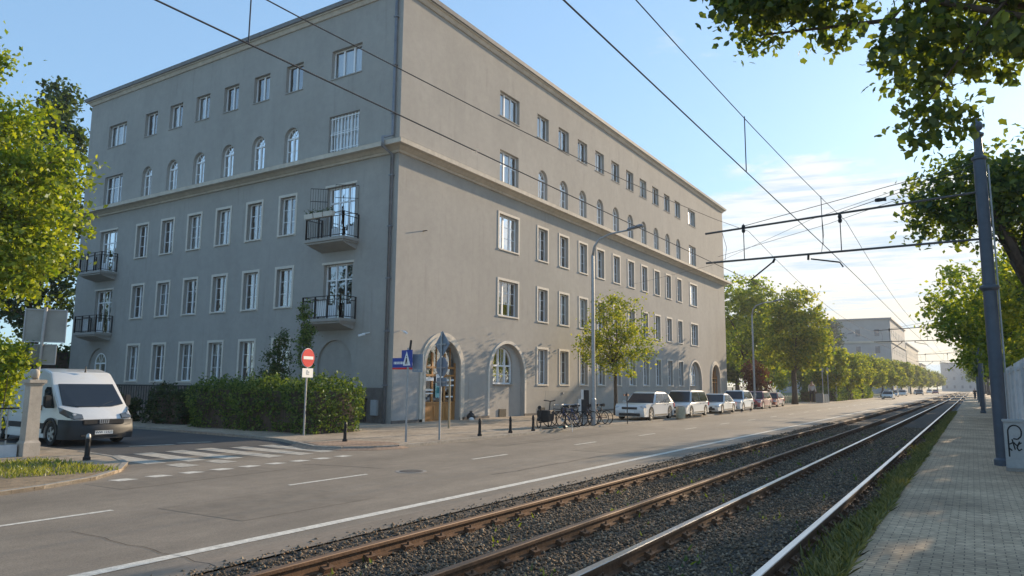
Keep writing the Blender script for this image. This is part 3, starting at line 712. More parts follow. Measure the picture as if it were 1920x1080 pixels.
def put_window(fc,u,z0,z1,wd,kind,extra=None,yoff=0):
    key = (round(wd,2),round(z1-z0,2),kind)
    if key not in cache: cache[key] = window_meshes(key, wd, z1-z0, kind); protos.extend(cache[key].values())
    ms = cache[key]; rot = ROT_R if fc=='R' else (0,0,0)
    loc = (-yoff,u,z0) if fc=='R' else (u,yoff,z0)
    f = bpy.data.objects.new('window', ms['window'].data); C.objects.link(f); f.parent = bld; f.location = loc; f.rotation_euler = rot
    names = [n_ for n_ in ('pane','surround','sill') if n_ in ms and not (yoff and n_=='surround')]
    if extra is None:
        p = rgw.random()
        if kind[0]=='g': extra = ['c4'] if p<.35 else (['c1','c3'] if p<.7 else [])
        elif fc=='R': extra = ['blind'] if p<.22 else ['c4'] if p<.5 else ['c1'] if p<.66 else ['c2'] if p<.76 else ['c1','c3'] if p<.88 else []
        else: extra = [] if p<.3 else ['c3'] if p<.55 else ['c2'] if p<.65 else ['c1','c3'] if p<.9 else ['c4']
    for n_ in names+extra:
        nm = 'curtain' if n_[0]=='c' else n_
        c = bpy.data.objects.new(nm, ms[n_].data); C.objects.link(c); c.parent = f
    return f
for fc,u,z0,z1,wd,kd in win:
    ex = None
    if kd=='tW' and fc=='R': ex=['c4','c1']
    if kd=='aW' and fc=='L' and u>-10: ex=['c4','blind']
    if kd=='a' and fc=='L' and abs(u-LN[2])<.1: ex=['blind']
    put_window(fc,u,z0,z1,wd,kd,ex)
mb=MB()
for i in range(9): mb.box(LW[0]-.82+.2*i,.06,11.5,LW[0]-.79+.2*i,.09,13.1)
for z in (11.6,12.3,13.0): mb.box(LW[0]-.86,.058,z,LW[0]+.86,.092,z+.03)
mb.build('window_grille', M['frame'], bld)
for u,z,sd in ((LW[0]-.60,14.9,1),(LW[0]+.60,14.9,-1)):
    mb=MB(); wv=.27
    mb.box(-wv,-.02,0,-wv+.05,.02,1.2).box(wv-.05,-.02,0,wv,.02,1.2).box(-wv+.05,-.02,0,wv-.05,.02,.05).box(-wv+.05,-.02,1.15,wv-.05,.02,1.2)
    sh=mb.build('open_sash', M['frame'], bld, loc=(u,.26,z), rot=(R(-9),0,R(7*sd)))
    MB().add([(-wv,0,.02),(wv,0,.02),(wv,0,1.18),(-wv,0,1.18)],[(0,1,2,3)]).build('pane', M['glass'], sh)
# niches on the street front: back wall with an arched window
for u in NICHE_R:
    facade(u-1.6,u+1.6,[(-.3,3.6)],[archloop(u-.12,1.62,3.36,1.72,14)],[.2]).build('niche_wall', M['wall'], bld, loc=(-.19,0,0), rot=ROT_R, fixn=False)
    put_window('R',u-.12,1.62,3.36,1.72,'aN',['c1'],yoff=.12)
    mb = MB()
    for i in range(20):
        a0,a1 = math.pi*i/20, math.pi*(i+1)/20; sp=3.55-1.55
        mb.prism([(u+1.56*math.cos(a0),sp+1.56*math.sin(a0)),(u+1.56*math.cos(a1),sp+1.56*math.sin(a1)),(u+1.70*math.cos(a1),sp+1.70*math.sin(a1)),(u+1.70*math.cos(a0),sp+1.70*math.sin(a0))], -.01, .04, 'YZ')
    mb.box(-.01,u-1.70,.17,.04,u-1.56,2.0); mb.box(-.01,u+1.56,.17,.04,u+1.70,2.0)
    mb.build('arch_moulding', M['surround'], bld)
for u,xo in ((29.2-BY+.05,-.185), (32.7-BY,0), (35.1-BY,0), (37.6-BY,0)): MB().box(xo,u-.3,.02,xo+.045,u+.3,.42).build('cellar_grate', M['iron'], bld)
for u in (37.4-BY,35-BY): MB().box(-.01,u-.06,1.08,.05,u+.06,1.2).build('wall_vent', M['zinc'], bld)
# arched doorways
for k, u in enumerate(PORT):
    sp = 3.45-1.2; mb = MB()
    for r0,r1,pr in ((1.21,1.36,.07),(1.36,1.52,.035)):
        for i in range(20):
            a0,a1 = math.pi*i/20, math.pi*(i+1)/20
            mb.prism([(u+r0*math.cos(a0),sp+r0*math.sin(a0)),(u+r0*math.cos(a1),sp+r0*math.sin(a1)),(u+r1*math.cos(a1),sp+r1*math.sin(a1)),(u+r1*math.cos(a0),sp+r1*math.sin(a0))], -.01, pr, 'YZ')
        mb.box(-.01,u-r1,-.05,pr,u-r0,sp); mb.box(-.01,u+r0,-.05,pr,u+r1,sp)
    mb.build('door_surround', M['trim'], bld)
    d = MB(); xb = -.24
    d.box(xb-.05,u-1.2,0,xb,u+1.2,.78)
    for q in (-1.17,-.42,.42,1.17): d.box(xb-.04,u+q-.05,.78,xb+.02,u+q+.05,2.9 if abs(q)<1 else 2.5)
    for zz in (.80,1.95,2.28): d.box(xb-.03,u-1.15,zz-.04,xb+.025,u+1.15,zz+.04)
    for q in (-.8,-.15,.15,.8): d.box(xb-.03,u+q-.02,2.3,xb+.01,u+q+.02,3.2)
    for q in (-.78,0,.78): d.box(xb,u+q-.28,.12,xb+.02,u+q+.28,.66)
    dd = d.build('shop_door' if k==0 else 'door', M['wood'], bld)
    MB().add([(xb-.02,u-1.2,.78),(xb-.02,u+1.2,.78),(xb-.02,u+1.2,3.5),(xb-.02,u-1.2,3.5)],[(0,1,2,3)]).build('pane', M['glass'], dd)
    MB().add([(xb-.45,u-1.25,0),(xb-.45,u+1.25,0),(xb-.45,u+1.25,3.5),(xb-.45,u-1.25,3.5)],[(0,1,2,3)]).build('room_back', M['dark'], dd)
    if k==0:
        rgd = random.Random(5); mb = MB(); mc = [M['signwhite'],M['wood'],M['blind'],mat('teal_poster',(.02,.20,.22),.6),mat('brown_goods',(.22,.09,.03),.7),M['curtain']]
        for zz in (.9,1.3,1.7,2.35,2.7):
            mb.cur=1; mb.box(xb-.3,u-1.1,zz-.03,xb-.1,u+1.1,zz)
            y = u-1.08
            while y < u+1.0:
                wd=rgd.uniform(.05,.22); hh=rgd.uniform(.1,.28); mb.cur=rgd.choice([0,1,2,4,4,5,4]); mb.box(xb-.25,y,zz,xb-.12,y+wd*.9,zz+hh); y+=wd
        mb.build('display_shelf', mc, dd)
        mb = MB(); mb.cur=0; mb.box(xb+.03,u-.22,1.02,xb+.036,u+.2,1.62); mb.cur=1; mb.box(xb+.037,u-.16,1.2,xb+.042,u+.14,1.45)
        mb.cur=2; mb.box(xb+.03,u-.2,1.66,xb+.036,u+.3,2.0); mb.box(xb+.03,u-1.0,1.72,xb+.036,u-.35,1.86); mb.box(xb+.03,u+.5,1.72,xb+.036,u+1.05,1.8); mb.box(xb+.03,u+.5,1.5,xb+.036,u+1.05,1.56)
        mb.box(xb+.03,u-.95,1.3,xb+.036,u-.4,1.37); mb.box(xb+.03,u-.95,1.17,xb+.036,u-.4,1.22); mb.box(xb+.03,u+.5,1.02,xb+.036,u+1.0,1.08)
        mb.build('poster', [mat('pale_teal_poster',(.25,.5,.5),.6),mc[3],M['signwhite']], dd)
# downpipe, cameras, cabinets at the corner
MB().path([(-.30,-.09,.05),(-.30,-.09,10.8),(-.30,-.67,11.0),(-.30,-.67,11.35),(-.30,-.09,11.6),(-.30,-.09,17.9)],.065,10).build('downpipe', M['zinc'], bld, smooth=True)
for z in (1.5,3.6,5.7,7.8,9.9,12.5,14.6,16.7): MB().box(-.39,-.17,z,-.21,.0,z+.05).build('pipe_bracket', M['zinc'], bld)
for p,dv in (((-1.25,-.02,3.6),(-.12,-.3,-.06)),((.02,.42,3.68),(.3,-.12,-.05))):
    mb = MB(); p=Vector(p); e=p+Vector(dv); mb.tube(p,e,.02,n=6); mb.tube(e-Vector(dv)*.35+Vector((0,0,-.03)),e+Vector(dv)*.5+Vector((0,0,-.06)),.045,n=8)
    mb.build('security_camera', M['frame'], bld)
MB().box(-.95,-.17,.35,-.62,-.045,.95).build('meter_box', M['greybox'], bld, bevel=.01)
mb = MB()
for q in range(8): mb.box(-1.9+.09*q,-.1,.1,-1.9+.09*q+.02,-.07,1.0)
mb.box(-1.95,-.1,.95,-1.2,-.07,1.0); mb.build('cellar_railing', M['iron'], bld)
MB().box(-.01,1.6,7.9,.22,1.66,7.93).build('wall_bracket', M['iron'], bld)
# left front: ground niche outline and balconies
for u in LW:
    MB().add([(u-1,.10,-.2),(u+1,.10,-.2),(u+1,.10,3.4),(u-1,.10,3.4)],[(0,1,2,3)]).build('niche_wall', M['wall'], bld)
put_window('L',LW[1]+.1,1.62,3.1,1.1,'a',['c3'],yoff=-.1)
def balcony(u, z, zr, planter, gates):
    w2, dp = 1.08, .86
    b = MB()
    b.box(-w2-.06,-dp-.06,z-.12,w2+.06,.01,z); b.box(-w2,-dp,z-.2,w2,.01,z-.12)
    prof=[(0,z-.2),(-dp+.02,z-.2),(-dp*.75,z-.27),(-dp*.4,z-.34),(0,z-.42)]
    b.prism(prof, -w2+.06, w2-.06, 'YZ')
    o = b.build('balcony', M['wall'], bld, loc=(u,0,0))
    mb = MB()
    ring_ = [(-w2,-.02),(-w2,-dp),(w2,-dp),(w2,-.02)]
    for (x0,y0),(x1,y1) in zip(ring_,ring_[1:]):
        L = math.hypot(x1-x0,y1-y0)
        for zz in (z+.08,zr-.15,zr): mb.tube((x0,y0,zz),(x1,y1,zz),.017,n=6)
        k=int(L/.11)
        for i in range(k+1):
            x=x0+(x1-x0)*i/k; y=y0+(y1-y0)*i/k; mb.tube((x,y,z+.08),(x,y,zr-.15),.009,n=4)
        k=max(1,round(L/.7))
        for i in range(k+1):
            x=x0+(x1-x0)*i/k; y=y0+(y1-y0)*i/k; mb.box(x-.027,y-.027,z,x+.027,y+.027,zr+.01)
    mb.build('railing', M['iron'], o)
    if planter:
        for i in range(3):
            x = -w2+.06+i*.56; p = MB().prism([(-.08,0),(.08,0),(.11,.2),(-.11,.2)],x,x+.5,'YZ').build('planter', M['surround'], o, loc=(0,-dp-.12,zr-.17))
            rg2=np.random.default_rng(i); leaf_cloud('plants', np.stack([rg2.uniform(x,x+.5,60),rg2.normal(size=60)*.06,.22+np.abs(rg2.normal(size=60))*.08],1), .06, M['leafD'], p, i)
    else:
        mb=MB(); mb.box(-.5,-dp+.04,z+.1,.35,-dp+.05,zr-.16); mb.build('screen', M['frame'], o)
    if gates:
        for x0,x1,y0,y1 in ((-w2,-w2+.55,-.72,-.25),(.3,w2-.02,-.62,-.05)):
            mb=MB()
            for i in range(8):
                x=x0+(x1-x0)*i/7; y=y0+(y1-y0)*i/7; mb.tube((x,y,zr+.02),(x,y,zr+1.25),.009,n=4)
            for zz in (zr+.05,zr+.7,zr+1.25): mb.tube((x0,y0,zz),(x1,y1,zz),.014,n=5)
            mb.build('window_grille', M['iron'], o)
    return o
for k,u in enumerate(LW):
    balcony(u+.02, 7.5, 8.52, k==0, k==0); balcony(u+.02, 4.17, 5.08, False, False)
def balcony_door(u,z0,z1,wd,ext):
    mb=MB(); dep=.17; t=.06; r=wd/2; h=z1-z0
    for x in (-r,-r+.56,r-.56,r-t): mb.box(x,dep,0,x+t,dep+.07,h)
    mb.box(-r,dep-.003,0,r,dep+.066,t); mb.box(-r,dep-.003,h-t,r,dep+.066,h); mb.box(-r,dep+.01,h*.72,r,dep+.06,h*.72+.06); mb.box(-r,dep+.02,.1,-r+.56,dep+.05,.75); mb.box(r-.56,dep+.02,.1,r,dep+.05,.75)
    d=mb.build('balcony_door', M['frame'], bld, loc=(u,0,z0))
    MB().add([(-r+.03,dep+.035,.03),(r-.03,dep+.035,.03),(r-.03,dep+.035,h-.03),(-r+.03,dep+.035,h-.03)],[(0,1,2,3)]).build('pane', M['glass'], d)
    if ext: MB().box(-.05,dep+.075,.05,r-.05,dep+.08,h-.08).build('blind', M['blind'], d)
    MB().box(-r-.1,-.03,h+.005,r+.1,.01,h+.1).build('surround', M['surround'], d)
for i,(fc,u,z0,z1,wd) in enumerate(doors): balcony_door(u,z0,z1,wd,i==0)
for p in protos: bpy.data.objects.remove(p)

# ------------------------------------------------------------------ far buildings
def block(name, label, x0, y0, x1, y1, h, m, nu, nv, rows, cat='building'):
    o = thing(name, label, cat, (x1,y0,0)); W,Dp = x1-x0, y1-y0
    MB().box(-W,0,-.3,0,Dp,h).build('wall', m, o)
    MB().box(-W-.4,-.4,h,.4,Dp+.4,h+.35).build('roof', M['zinc'], o)
    ms = {}
    for a in range(rows):
        z = 1.6+a*(h-1.5)/rows
        for i in range(nu):
            y = Dp*(i+.7)/(nu+.4)
            f = bpy.data.objects.new('window', ms['r'].data) if 'r' in ms else MB().box(-.02,-.55,0,.04,.55,1.8).build('window', M['farwin'])
            if 'r' not in ms: ms['r']=f
            else: C.objects.link(f)
            f.parent=o; f.location=(0,y,z)
        for i in range(nv):
            x = -W*(i+.7)/(nv+.4)
            f = bpy.data.objects.new('window', ms['l'].data) if 'l' in ms else MB().box(-.55,-.04,0,.55,.02,1.8).build('window', M['farwin'])
            if 'l' not in ms: ms['l']=f
            else: C.objects.link(f)
            f.parent=o; f.location=(x,0,z)
    return o
M['farwin'] = mat('far_window', (.10,.12,.15), .15, var=.3, scale=.3)
M['wallB'] = mat('far_plaster', (.30,.31,.32), .9, var=.1, scale=.5)
M['wallC'] = mat('far_cream_plaster', (.46,.42,.35), .9, var=.1, scale=.5)
b2 = block('office_building', 'flat roofed grey building rising behind the park trees down the street', -46, 209, -17, 257, 19.3, M['wallB'], 9, 6, 4)
for q in (13.2,): MB().box(-29.2,-.25,q,.25,48.2,q+.5).build('ledge', M['wallC'], b2)
block('tenement_building', 'pale tenement further down the street beside the flat roofed grey building', -34, 268, -17.5, 330, 16, M['wallC'], 9, 3, 4)
block('tenement_building', 'low cream building closing the street behind the parked cars', -30, 345, -17.5, 380, 11.5, M['wallC'], 6, 3, 3)
block('tenement_building', 'wide pale building across the far end of the street', -16, 520, 22, 560, 17, M['wallB'], 4, 9, 3)

# ------------------------------------------------------------------ trees
rgt = random.Random(2)
# big overhanging maple, upper right, its trunk outside the picture
# blobs relative to base
BASE_N = (3.4, 9.6, 0)
NB = [(-2.17,8.53,6.32,.4,.44,.26),(-1.92,9.1,6.3,.38,.42,.31),(-2.23,9.54,6.4,.22,.24,.22),(-1.5,8.92,6.17,.4,.43,.36),(-1.22,9.47,6.2,.34,.37,.27),(-.78,8.77,5.93,.31,.34,.25),
      (-.44,9.29,5.87,.38,.42,.32),(-.49,9.79,5.61,.3,.33,.33),(-.07,9.05,5.6,.48,.53,.42),(.36,9.54,5.83,.5,.55,.43),(.63,8.78,5.17,.33,.37,.39),(0,9.3,5.11,.43,.47,.37),(.42,9.79,5.42,.32,.36,.22),
      (-.13,9.05,4.6,.27,.3,.27),(-.02,9.55,4.72,.24,.28,.2),(-.22,8.8,4.15,.09,.1,.17),(.68,9.03,5.1,.25,.28,.22),
      (1.35,9.4,5.9,.7,.7,.7),(.8,9.3,6.6,1.2,1.2,.7),(-1.3,9.2,6.9,1.2,.9,.45),(2.6,9.8,7.2,1.8,1.8,1.4)]
nb = [(x-BASE_N[0],y-BASE_N[1],z,a,b,c) for x,y,z,a,b,c in NB]
tree('maple_tree', 'nearest broad maple whose dark leafy branches hang into the top right of the view', BASE_N, nb, 4.6, .14, 620, 34, .21, .095, M['leafA'], 21, shape='maple', lean=(-.5,.2), lo=.1, limbs=9, group='trees along the right pavement', hang=1.2)
# drooping sprays below
def RB(base, pts): return [(x-base[0],y-base[1],z-base[2],a,b,c) for x,y,z,a,b,c in pts]
b = (3.1,27,0)
tree('maple_tree', 'dark backlit maple behind the slate tram pole with a limb leaning over the pavement', b,
     RB(b,[(.0,27,7.9,1.6,1.8,1.1),(1.1,27,8.1,1.9,2.2,1.2),(2.8,27,8.3,2.2,2.4,1.5),(.7,26.5,6.8,1.3,1.5,.8),(-.7,26.6,7.0,.9,1.1,.6),(3.2,27.5,6.2,2,2,1.6),(2.2,27,4.4,1.0,1.3,.8)]),
     5.6, .30, 300, 34, .40, .19, M['leafA'], 31, lean=(-1.7,-.2), lo=.2, limbs=9, group='trees along the right pavement')
b = (3.6,36,0)
tree('maple_tree', 'yellowish green tree partly hidden behind the nearest tram pole', b,
     RB(b,[(1.9,36,5.4,1.6,2.2,1.3),(3.2,36,6.6,2.4,2.4,2.2),(.6,35.6,4.7,1.0,1.2,.7),(2.3,36,3.6,1.3,2,1.1)]),
     3, .22, 230, 26, .40, .17, M['leafY'], 37, lo=.2, group='trees along the right pavement')
b = (3.7,19,0)  # unseen tree, added to throw shade on the pavement and near rails
tree('maple_tree', 'leafy tree added behind the white fence, out of view, to shade the pavement', b,
     RB(b,[(3.4,19,4.6,1.8,2,1.6),(3.8,19,6.6,2.2,2.2,1.8),(2.4,19.5,3.4,.9,1.3,.9)]),
     2.6, .2, 130, 22, .42, .19, M['leafA'], 38, lo=.2, group='trees along the right pavement')
b = (3.4,46,0)
tree('maple_tree', 'sunlit green tree low beside the second tram pole on the right pavement', b,
     RB(b,[(.5,46,6.2,2.4,2.6,2.3),(3,46,6.5,2.8,2.8,2.6),(-.6,45.5,4.9,1.5,1.7,1.3),(1,46.5,3.4,1.8,2,1.2),(2.4,45,3,2,2,1.4)]),
     3, .25, 330, 34, .5, .22, M['leafL'], 33, lo=.25, group='trees along the right pavement')
vb = [(-1.6,0,5.6,2.6,2.8,2.2),(1.2,.4,6,3,3,2.4),(-2.6,.2,7.6,2.2,2.4,1.7),(0,0,8.2,2.6,2.6,1.8),(-1.8,-.6,3.6,2.2,2.2,1.3)]
tA = tree('maple_tree', 'street tree of the receding right hand row, first beyond the sunlit one', (3.4,63,0), vb, 3.2, .28, 250, 28, .6, .30, M['leafA'], 35, lo=.25, group='trees along the right pavement')
for i,(y,sc,lb) in enumerate([(80,1.0,'second'),(98,1.06,'third'),(118,1.1,'fourth'),(142,1.15,'fifth'),(172,1.2,'sixth'),(215,1.25,'seventh'),(262,1.3,'eighth'),(325,1.4,'ninth')]):
    copy_tree(tA, (3.3,y,0), 1.1*i+.6, 'street tree of the receding right hand row, %s beyond the sunlit one'%lb, (sc,sc,sc))
# left sunlit tree and its neighbours
b = (-20.6,5.6,0)
tree('lime_tree', 'bright yellow-green lime tree at the left edge above the white van', b,
     RB(b,[(-19.6,7.5,7.6,1.5,1.5,1.0),(-19.9,7.2,6.2,2.0,2.0,1.7),(-18.7,8.0,5.4,1.15,1.2,1.3),(-19.4,7.6,4.3,1.6,1.6,1.0),(-20.6,6.8,7.9,1.5,1.5,1.0),(-21.5,6,6.5,2.4,2.4,2.4),(-20.6,7.0,9.6,.8,.8,.55),(-18.3,8.2,6.7,.65,.7,.45),(-20.8,6.5,4.2,1.8,1.8,1.2)]),
     3.6, .2, 900, 52, .34, .12, M['leafL'], 41, lo=.15, limbs=8)
b = (-53,23.5,0)
tree('poplar_tree', 'tall dark columnar poplar behind the left end of the apartment block', b,
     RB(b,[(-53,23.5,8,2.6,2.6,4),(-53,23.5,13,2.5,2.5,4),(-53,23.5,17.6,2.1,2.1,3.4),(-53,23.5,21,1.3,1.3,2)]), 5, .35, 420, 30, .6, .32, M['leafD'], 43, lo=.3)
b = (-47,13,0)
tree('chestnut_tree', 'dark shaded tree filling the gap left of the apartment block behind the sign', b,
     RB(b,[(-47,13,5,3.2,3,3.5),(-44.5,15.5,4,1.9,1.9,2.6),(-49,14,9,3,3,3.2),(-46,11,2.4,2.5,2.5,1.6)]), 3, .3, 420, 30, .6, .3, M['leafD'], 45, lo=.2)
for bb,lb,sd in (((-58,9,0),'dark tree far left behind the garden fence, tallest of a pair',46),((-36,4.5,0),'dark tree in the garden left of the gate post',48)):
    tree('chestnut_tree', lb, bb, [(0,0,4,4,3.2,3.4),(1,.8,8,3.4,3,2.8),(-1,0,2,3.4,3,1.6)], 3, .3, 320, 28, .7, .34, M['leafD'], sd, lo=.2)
b = (-19.0,6.85,0)
bo = thing('bush', 'sunlit round bush behind the white gate fence at the left edge', 'bush', b)
pts,_ = crown_pts(RB(b,[(-17.75,7.4,1.95,.5,.45,.42),(-18.3,7.3,2.1,.75,.6,.55),(-17.85,7.35,1.35,.42,.4,.4),(-18.6,7.1,1.4,.8,.7,.6),(-18.3,7.1,.8,.6,.5,.5)]),230,30,.2,47,.15)
leaf_cloud('foliage', pts, .085, M['leafL'], bo, 3)
mb=MB()
for i in range(9): mb.path([(.1*i+.3,.2,0),(.14*i+.2,.1*(i%3)+.3,.8),(.2*i+.0,.12*(i%3)+.2,1.8)],[.02,.014,.006],5)
mb.build('stem', M['bark'], bo)
# street tree in front of the facade
b = (-15.9,35.2,0)
st1 = tree('plane_tree', 'thin yellow-green street tree on the pavement behind the parked bicycles', b,
     [(0,0,4.8,1.8,1.8,1.35),(-1.45,.3,3.75,1.2,1.15,.75),(1.5,-.2,3.85,1.3,1.15,.95),(.1,0,6.0,1.25,1.25,.85),(0,0,3.05,1.8,1.6,.75),(.7,-.5,2.35,.85,.8,.5),(-.5,.2,2.5,.8,.8,.4)],
     3.0, .095, 340, 21, .32, .125, M['leafY'], 51, lo=.1, limbs=14)
# park trees down the left side
b = (-20.5,81,0)
tree('chestnut_tree', 'tall full green tree standing right behind the end of the apartment block', b,
     RB(b,[(-20.5,81,7.5,3.6,3.6,4),(-22,81,11,3.2,3.2,3),(-18.4,80,6,2.6,2.6,3),(-19.5,81,11.2,2.4,2.4,2.2),(-18.3,79,3.2,2.4,2.4,2)]), 4, .35, 420, 34, .6, .30, M['leafL'], 53, lo=.3, group='park trees')
b = (-13.6,69.0,0)
tree('plane_tree', 'round crowned street tree with a dark trunk beside the last parked car', b,
     [(.2,0,6.2,2.9,3.1,2.4),(-1.0,0,4.5,2.0,2.1,1.6),(1.5,0,4.9,1.9,2.1,1.9),(.5,0,8.7,2.2,2.3,1.8),(2.0,-.5,7.5,1.5,1.5,1.2),(-.9,-.5,7.7,1.6,1.7,1.4)], 3.5, .24, 380, 30, .55, .27, M['leafY'], 55, lo=.25, group='park trees')
pv = tree('plane_tree', 'small yellow-green tree of the street row, first past the round crowned one', (-13.6,88,0),
     [(0,0,3.7,2.0,2.0,1.5),(.6,.4,5.0,1.4,1.4,1.1),(-1.0,0,2.8,1.6,1.7,1.0),(.9,0,2.5,1.4,1.4,.9)], 1.9, .14, 260, 26, .45, .27, M['leafY'], 57, lo=.25, group='park trees')
for i,(x,y,sc,lb) in enumerate([(-13.2,99,.95,'second'),(-13.4,111,1.05,'third'),(-13.2,124,1.1,'fourth'),(-13,139,1.1,'fifth'),(-13,156,1.15,'sixth'),(-13,178,1.2,'seventh'),(-13,205,1.2,'eighth'),(-13,240,1.25,'ninth'),(-12.6,285,1.3,'tenth'),(-12,340,1.4,'eleventh')]):
    copy_tree(pv,(x,y,0),.9*i+.4,'small yellow-green tree of the street row, %s past the round crowned one'%lb,(sc,sc,sc))
pb = tree('spruce_tree', 'dusky blue-green tree in front of the flat roofed grey building', (-25,160,0),
     [(0,0,5,4,4,4),(0,0,9.5,3.4,3.4,3.6),(1.5,0,12.5,2,2,2.4)], 3, .3, 380, 26, .8, .45, M['leafB'], 59, lo=.3, group='park trees')
copy_tree(pb,(-21,128,0),1.2,'blue-green tree left of the flat roofed grey building, nearer than its twin',(.72,.72,.72))
pw = tree('chestnut_tree', 'broad green tree on the park lawn behind the street row, leftmost', (-26,96,0), [(0,0,6,4,4,3.6),(1.5,0,9,3,3,2.6),(-2,0,4,3,3,2.4)], 3, .3, 380, 28, .7, .36, M['leafA'], 61, lo=.3, group='park trees')
for i,(x,y,sc,lb) in enumerate([(-20,108,.85,'middle'),(-30,125,1.1,'farthest')]): copy_tree(pw,(x,y,0),1.3*i+2,'broad green tree on the park lawn behind the street row, %s'%lb,(sc,sc,sc))
tree('cherry_tree', 'reddish leaved bush-like tree at the far end of the apartment block', (-17.6,71,0), [(0,0,2.6,1.2,1.2,1.5),(.3,0,1.4,1.2,1.2,1)], 1.2,.08,120,24,.35,.2, leafmat('red_leaf',(.09,.03,.02),(.16,.06,.03),.3,(1.3,1,.8)),63, group='park trees')
# hedges
def hedge(name,label,x0,x1,y0,y1,z1,n,size,m,seed,cat='hedge',round_=.12):
    o = thing(name,label,cat,((x0+x1)/2,(y0+y1)/2,.05)); rg=np.random.default_rng(seed)
    W,Dp=(x1-x0)/2,(y1-y0)/2
    MB().box(-W+.15,-Dp+.15,0,W-.15,Dp-.15,z1-.2).build('inner_twigs', M['bark'], o)
    areas=np.array([2*W*z1,2*W*z1,2*Dp*z1,2*Dp*z1,4*W*Dp]); k=rg.choice(5,n,p=areas/areas.sum())
    a=rg.uniform(-1,1,n); bb=rg.uniform(-1,1,n); z=rg.uniform(.03,1,n)*z1
    P=np.zeros((n,3))
    P[:,0]=np.where(k==2,-W,np.where(k==3,W,a*W)); P[:,1]=np.where(k==0,-Dp,np.where(k==1,Dp,bb*Dp)); P[:,2]=np.where(k==4,z1,z)
    wob=.12*np.sin(P[:,0]*2.3+seed)+.10*np.sin(P[:,0]*5.1+P[:,2]*4)+.08*np.sin(P[:,1]*4+P[:,2]*6)+.06*np.sin(P[:,0]*11+P[:,1]*7+P[:,2]*9)
    shoot=(k==4)&(np.sin(P[:,0]*9+P[:,1]*13)>.75); P[shoot,2]+=np.abs(rg.normal(size=shoot.sum()))*.13
    nrm=np.zeros((n,3)); nrm[k==0,1]=-1; nrm[k==1,1]=1; nrm[k==2,0]=-1; nrm[k==3,0]=1; nrm[k==4,2]=1
    e=np.clip((np.abs(P[:,0])/W-1+.18/W)/(.18/W),0,1)*np.clip((P[:,2]/z1-.88)/.12,0,1); P[:,2]-=e*round_
    P+=nrm*wob[:,None]+rg.normal(size=(n,3))*.055-nrm*np.abs(rg.normal(size=n))[:,None]*.06; P[:,2]=np.maximum(P[:,2],.02)
    leaf_cloud('foliage',P,size,m,o,seed+1,flat=.3)
    return o
hedge('hedge','thick clipped green hedge on the corner, its right end sunlit',-23.0,-16.75,15.35,17.3,1.47,19000,.08,M['leafH'],71)
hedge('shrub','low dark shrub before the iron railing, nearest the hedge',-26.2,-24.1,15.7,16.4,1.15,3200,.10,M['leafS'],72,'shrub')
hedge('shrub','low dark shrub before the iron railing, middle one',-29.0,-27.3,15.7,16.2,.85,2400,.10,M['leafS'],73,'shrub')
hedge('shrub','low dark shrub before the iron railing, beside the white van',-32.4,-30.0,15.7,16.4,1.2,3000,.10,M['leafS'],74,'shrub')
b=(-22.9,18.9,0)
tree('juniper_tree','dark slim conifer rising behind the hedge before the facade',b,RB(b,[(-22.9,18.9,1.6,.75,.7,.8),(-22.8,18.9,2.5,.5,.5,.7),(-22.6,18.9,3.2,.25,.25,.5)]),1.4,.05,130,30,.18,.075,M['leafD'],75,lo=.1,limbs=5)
b=(-21.0,18.6,0)
tree('birch_tree','slender young green tree rising behind the no entry sign',b,RB(b,[(-21.0,18.6,3.3,.33,.33,.7),(-21.05,18.6,4.15,.24,.24,.6),(-20.95,18.6,2.4,.33,.33,.7)]),2.4,.035,90,30,.15,.075,M['leafH'],76,lo=.1,limbs=5)
for i,(x,y,l,h,lb) in enumerate([(-13.9,92,9,1.3,'long low hedge beside the far carriageway, nearest'),(-13.9,104,8,1.4,'long low hedge beside the far carriageway, middle'),(-13.9,117,10,1.5,'long low hedge beside the far carriageway, farthest')]):
    hedge('hedge',lb,x-1.0,x+1.0,y-l/2,y+l/2,h,2400,.2,M['leafL'] if i else M['leafH'],80+i)
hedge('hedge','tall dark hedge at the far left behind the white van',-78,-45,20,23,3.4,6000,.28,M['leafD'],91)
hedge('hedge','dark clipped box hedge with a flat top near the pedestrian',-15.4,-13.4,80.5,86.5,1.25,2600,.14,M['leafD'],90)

# ------------------------------------------------------------------ vehicles
def carpaint(name,col): return mat(name,col,.28,0,var=.03,scale=2,spec=.5,coat=.8)
def wheel(parent, x, y, r, wd, side):
    t = MB().lathe([(r*.62,-wd/2),(r*.93,-wd/2),(r,-wd*.32),(r,wd*.32),(r*.93,wd/2),(r*.66,wd/2),(r*.62,wd*.3)],n=22,axis='Y',caps=False).build('wheel',M['rubber'],parent,smooth=True,loc=(x,y,r))
    smooth_angle(t.data)
    MB().lathe([(r*.6,-wd*.2),(r*.6,wd*.16)],n=18,axis='Y').build('brake_disc',M['blackplastic'],t)
    rb = MB().lathe([(r*.55,wd*.28),(r*.55,wd*.42),(r*.64,wd*.46),(r*.64,wd*.28)],n=20,axis='Y',caps=False)
    for k in range(5):
        a=2*math.pi*k/5; rb.rbox((r*.33*math.cos(a),wd*.40,r*.33*math.sin(a)),(r*.56,wd*.12,r*.24),0,-a)
    rb.lathe([(r*.16,wd*.34),(r*.16,wd*.48)],n=10,axis='Y')
    o = rb.build('rim',M['alloy'],t)
    if side<0: o.rotation_euler=(0,0,math.pi)
    return t
def archcut(poly_bottom_z, x0, x1, wx, r, n=9):
    return [(wx+r*math.cos(math.pi*(1-i/n)), poly_bottom_z*0+r*math.sin(math.pi*(1-i/n))+.0) for i in range(n+1)]
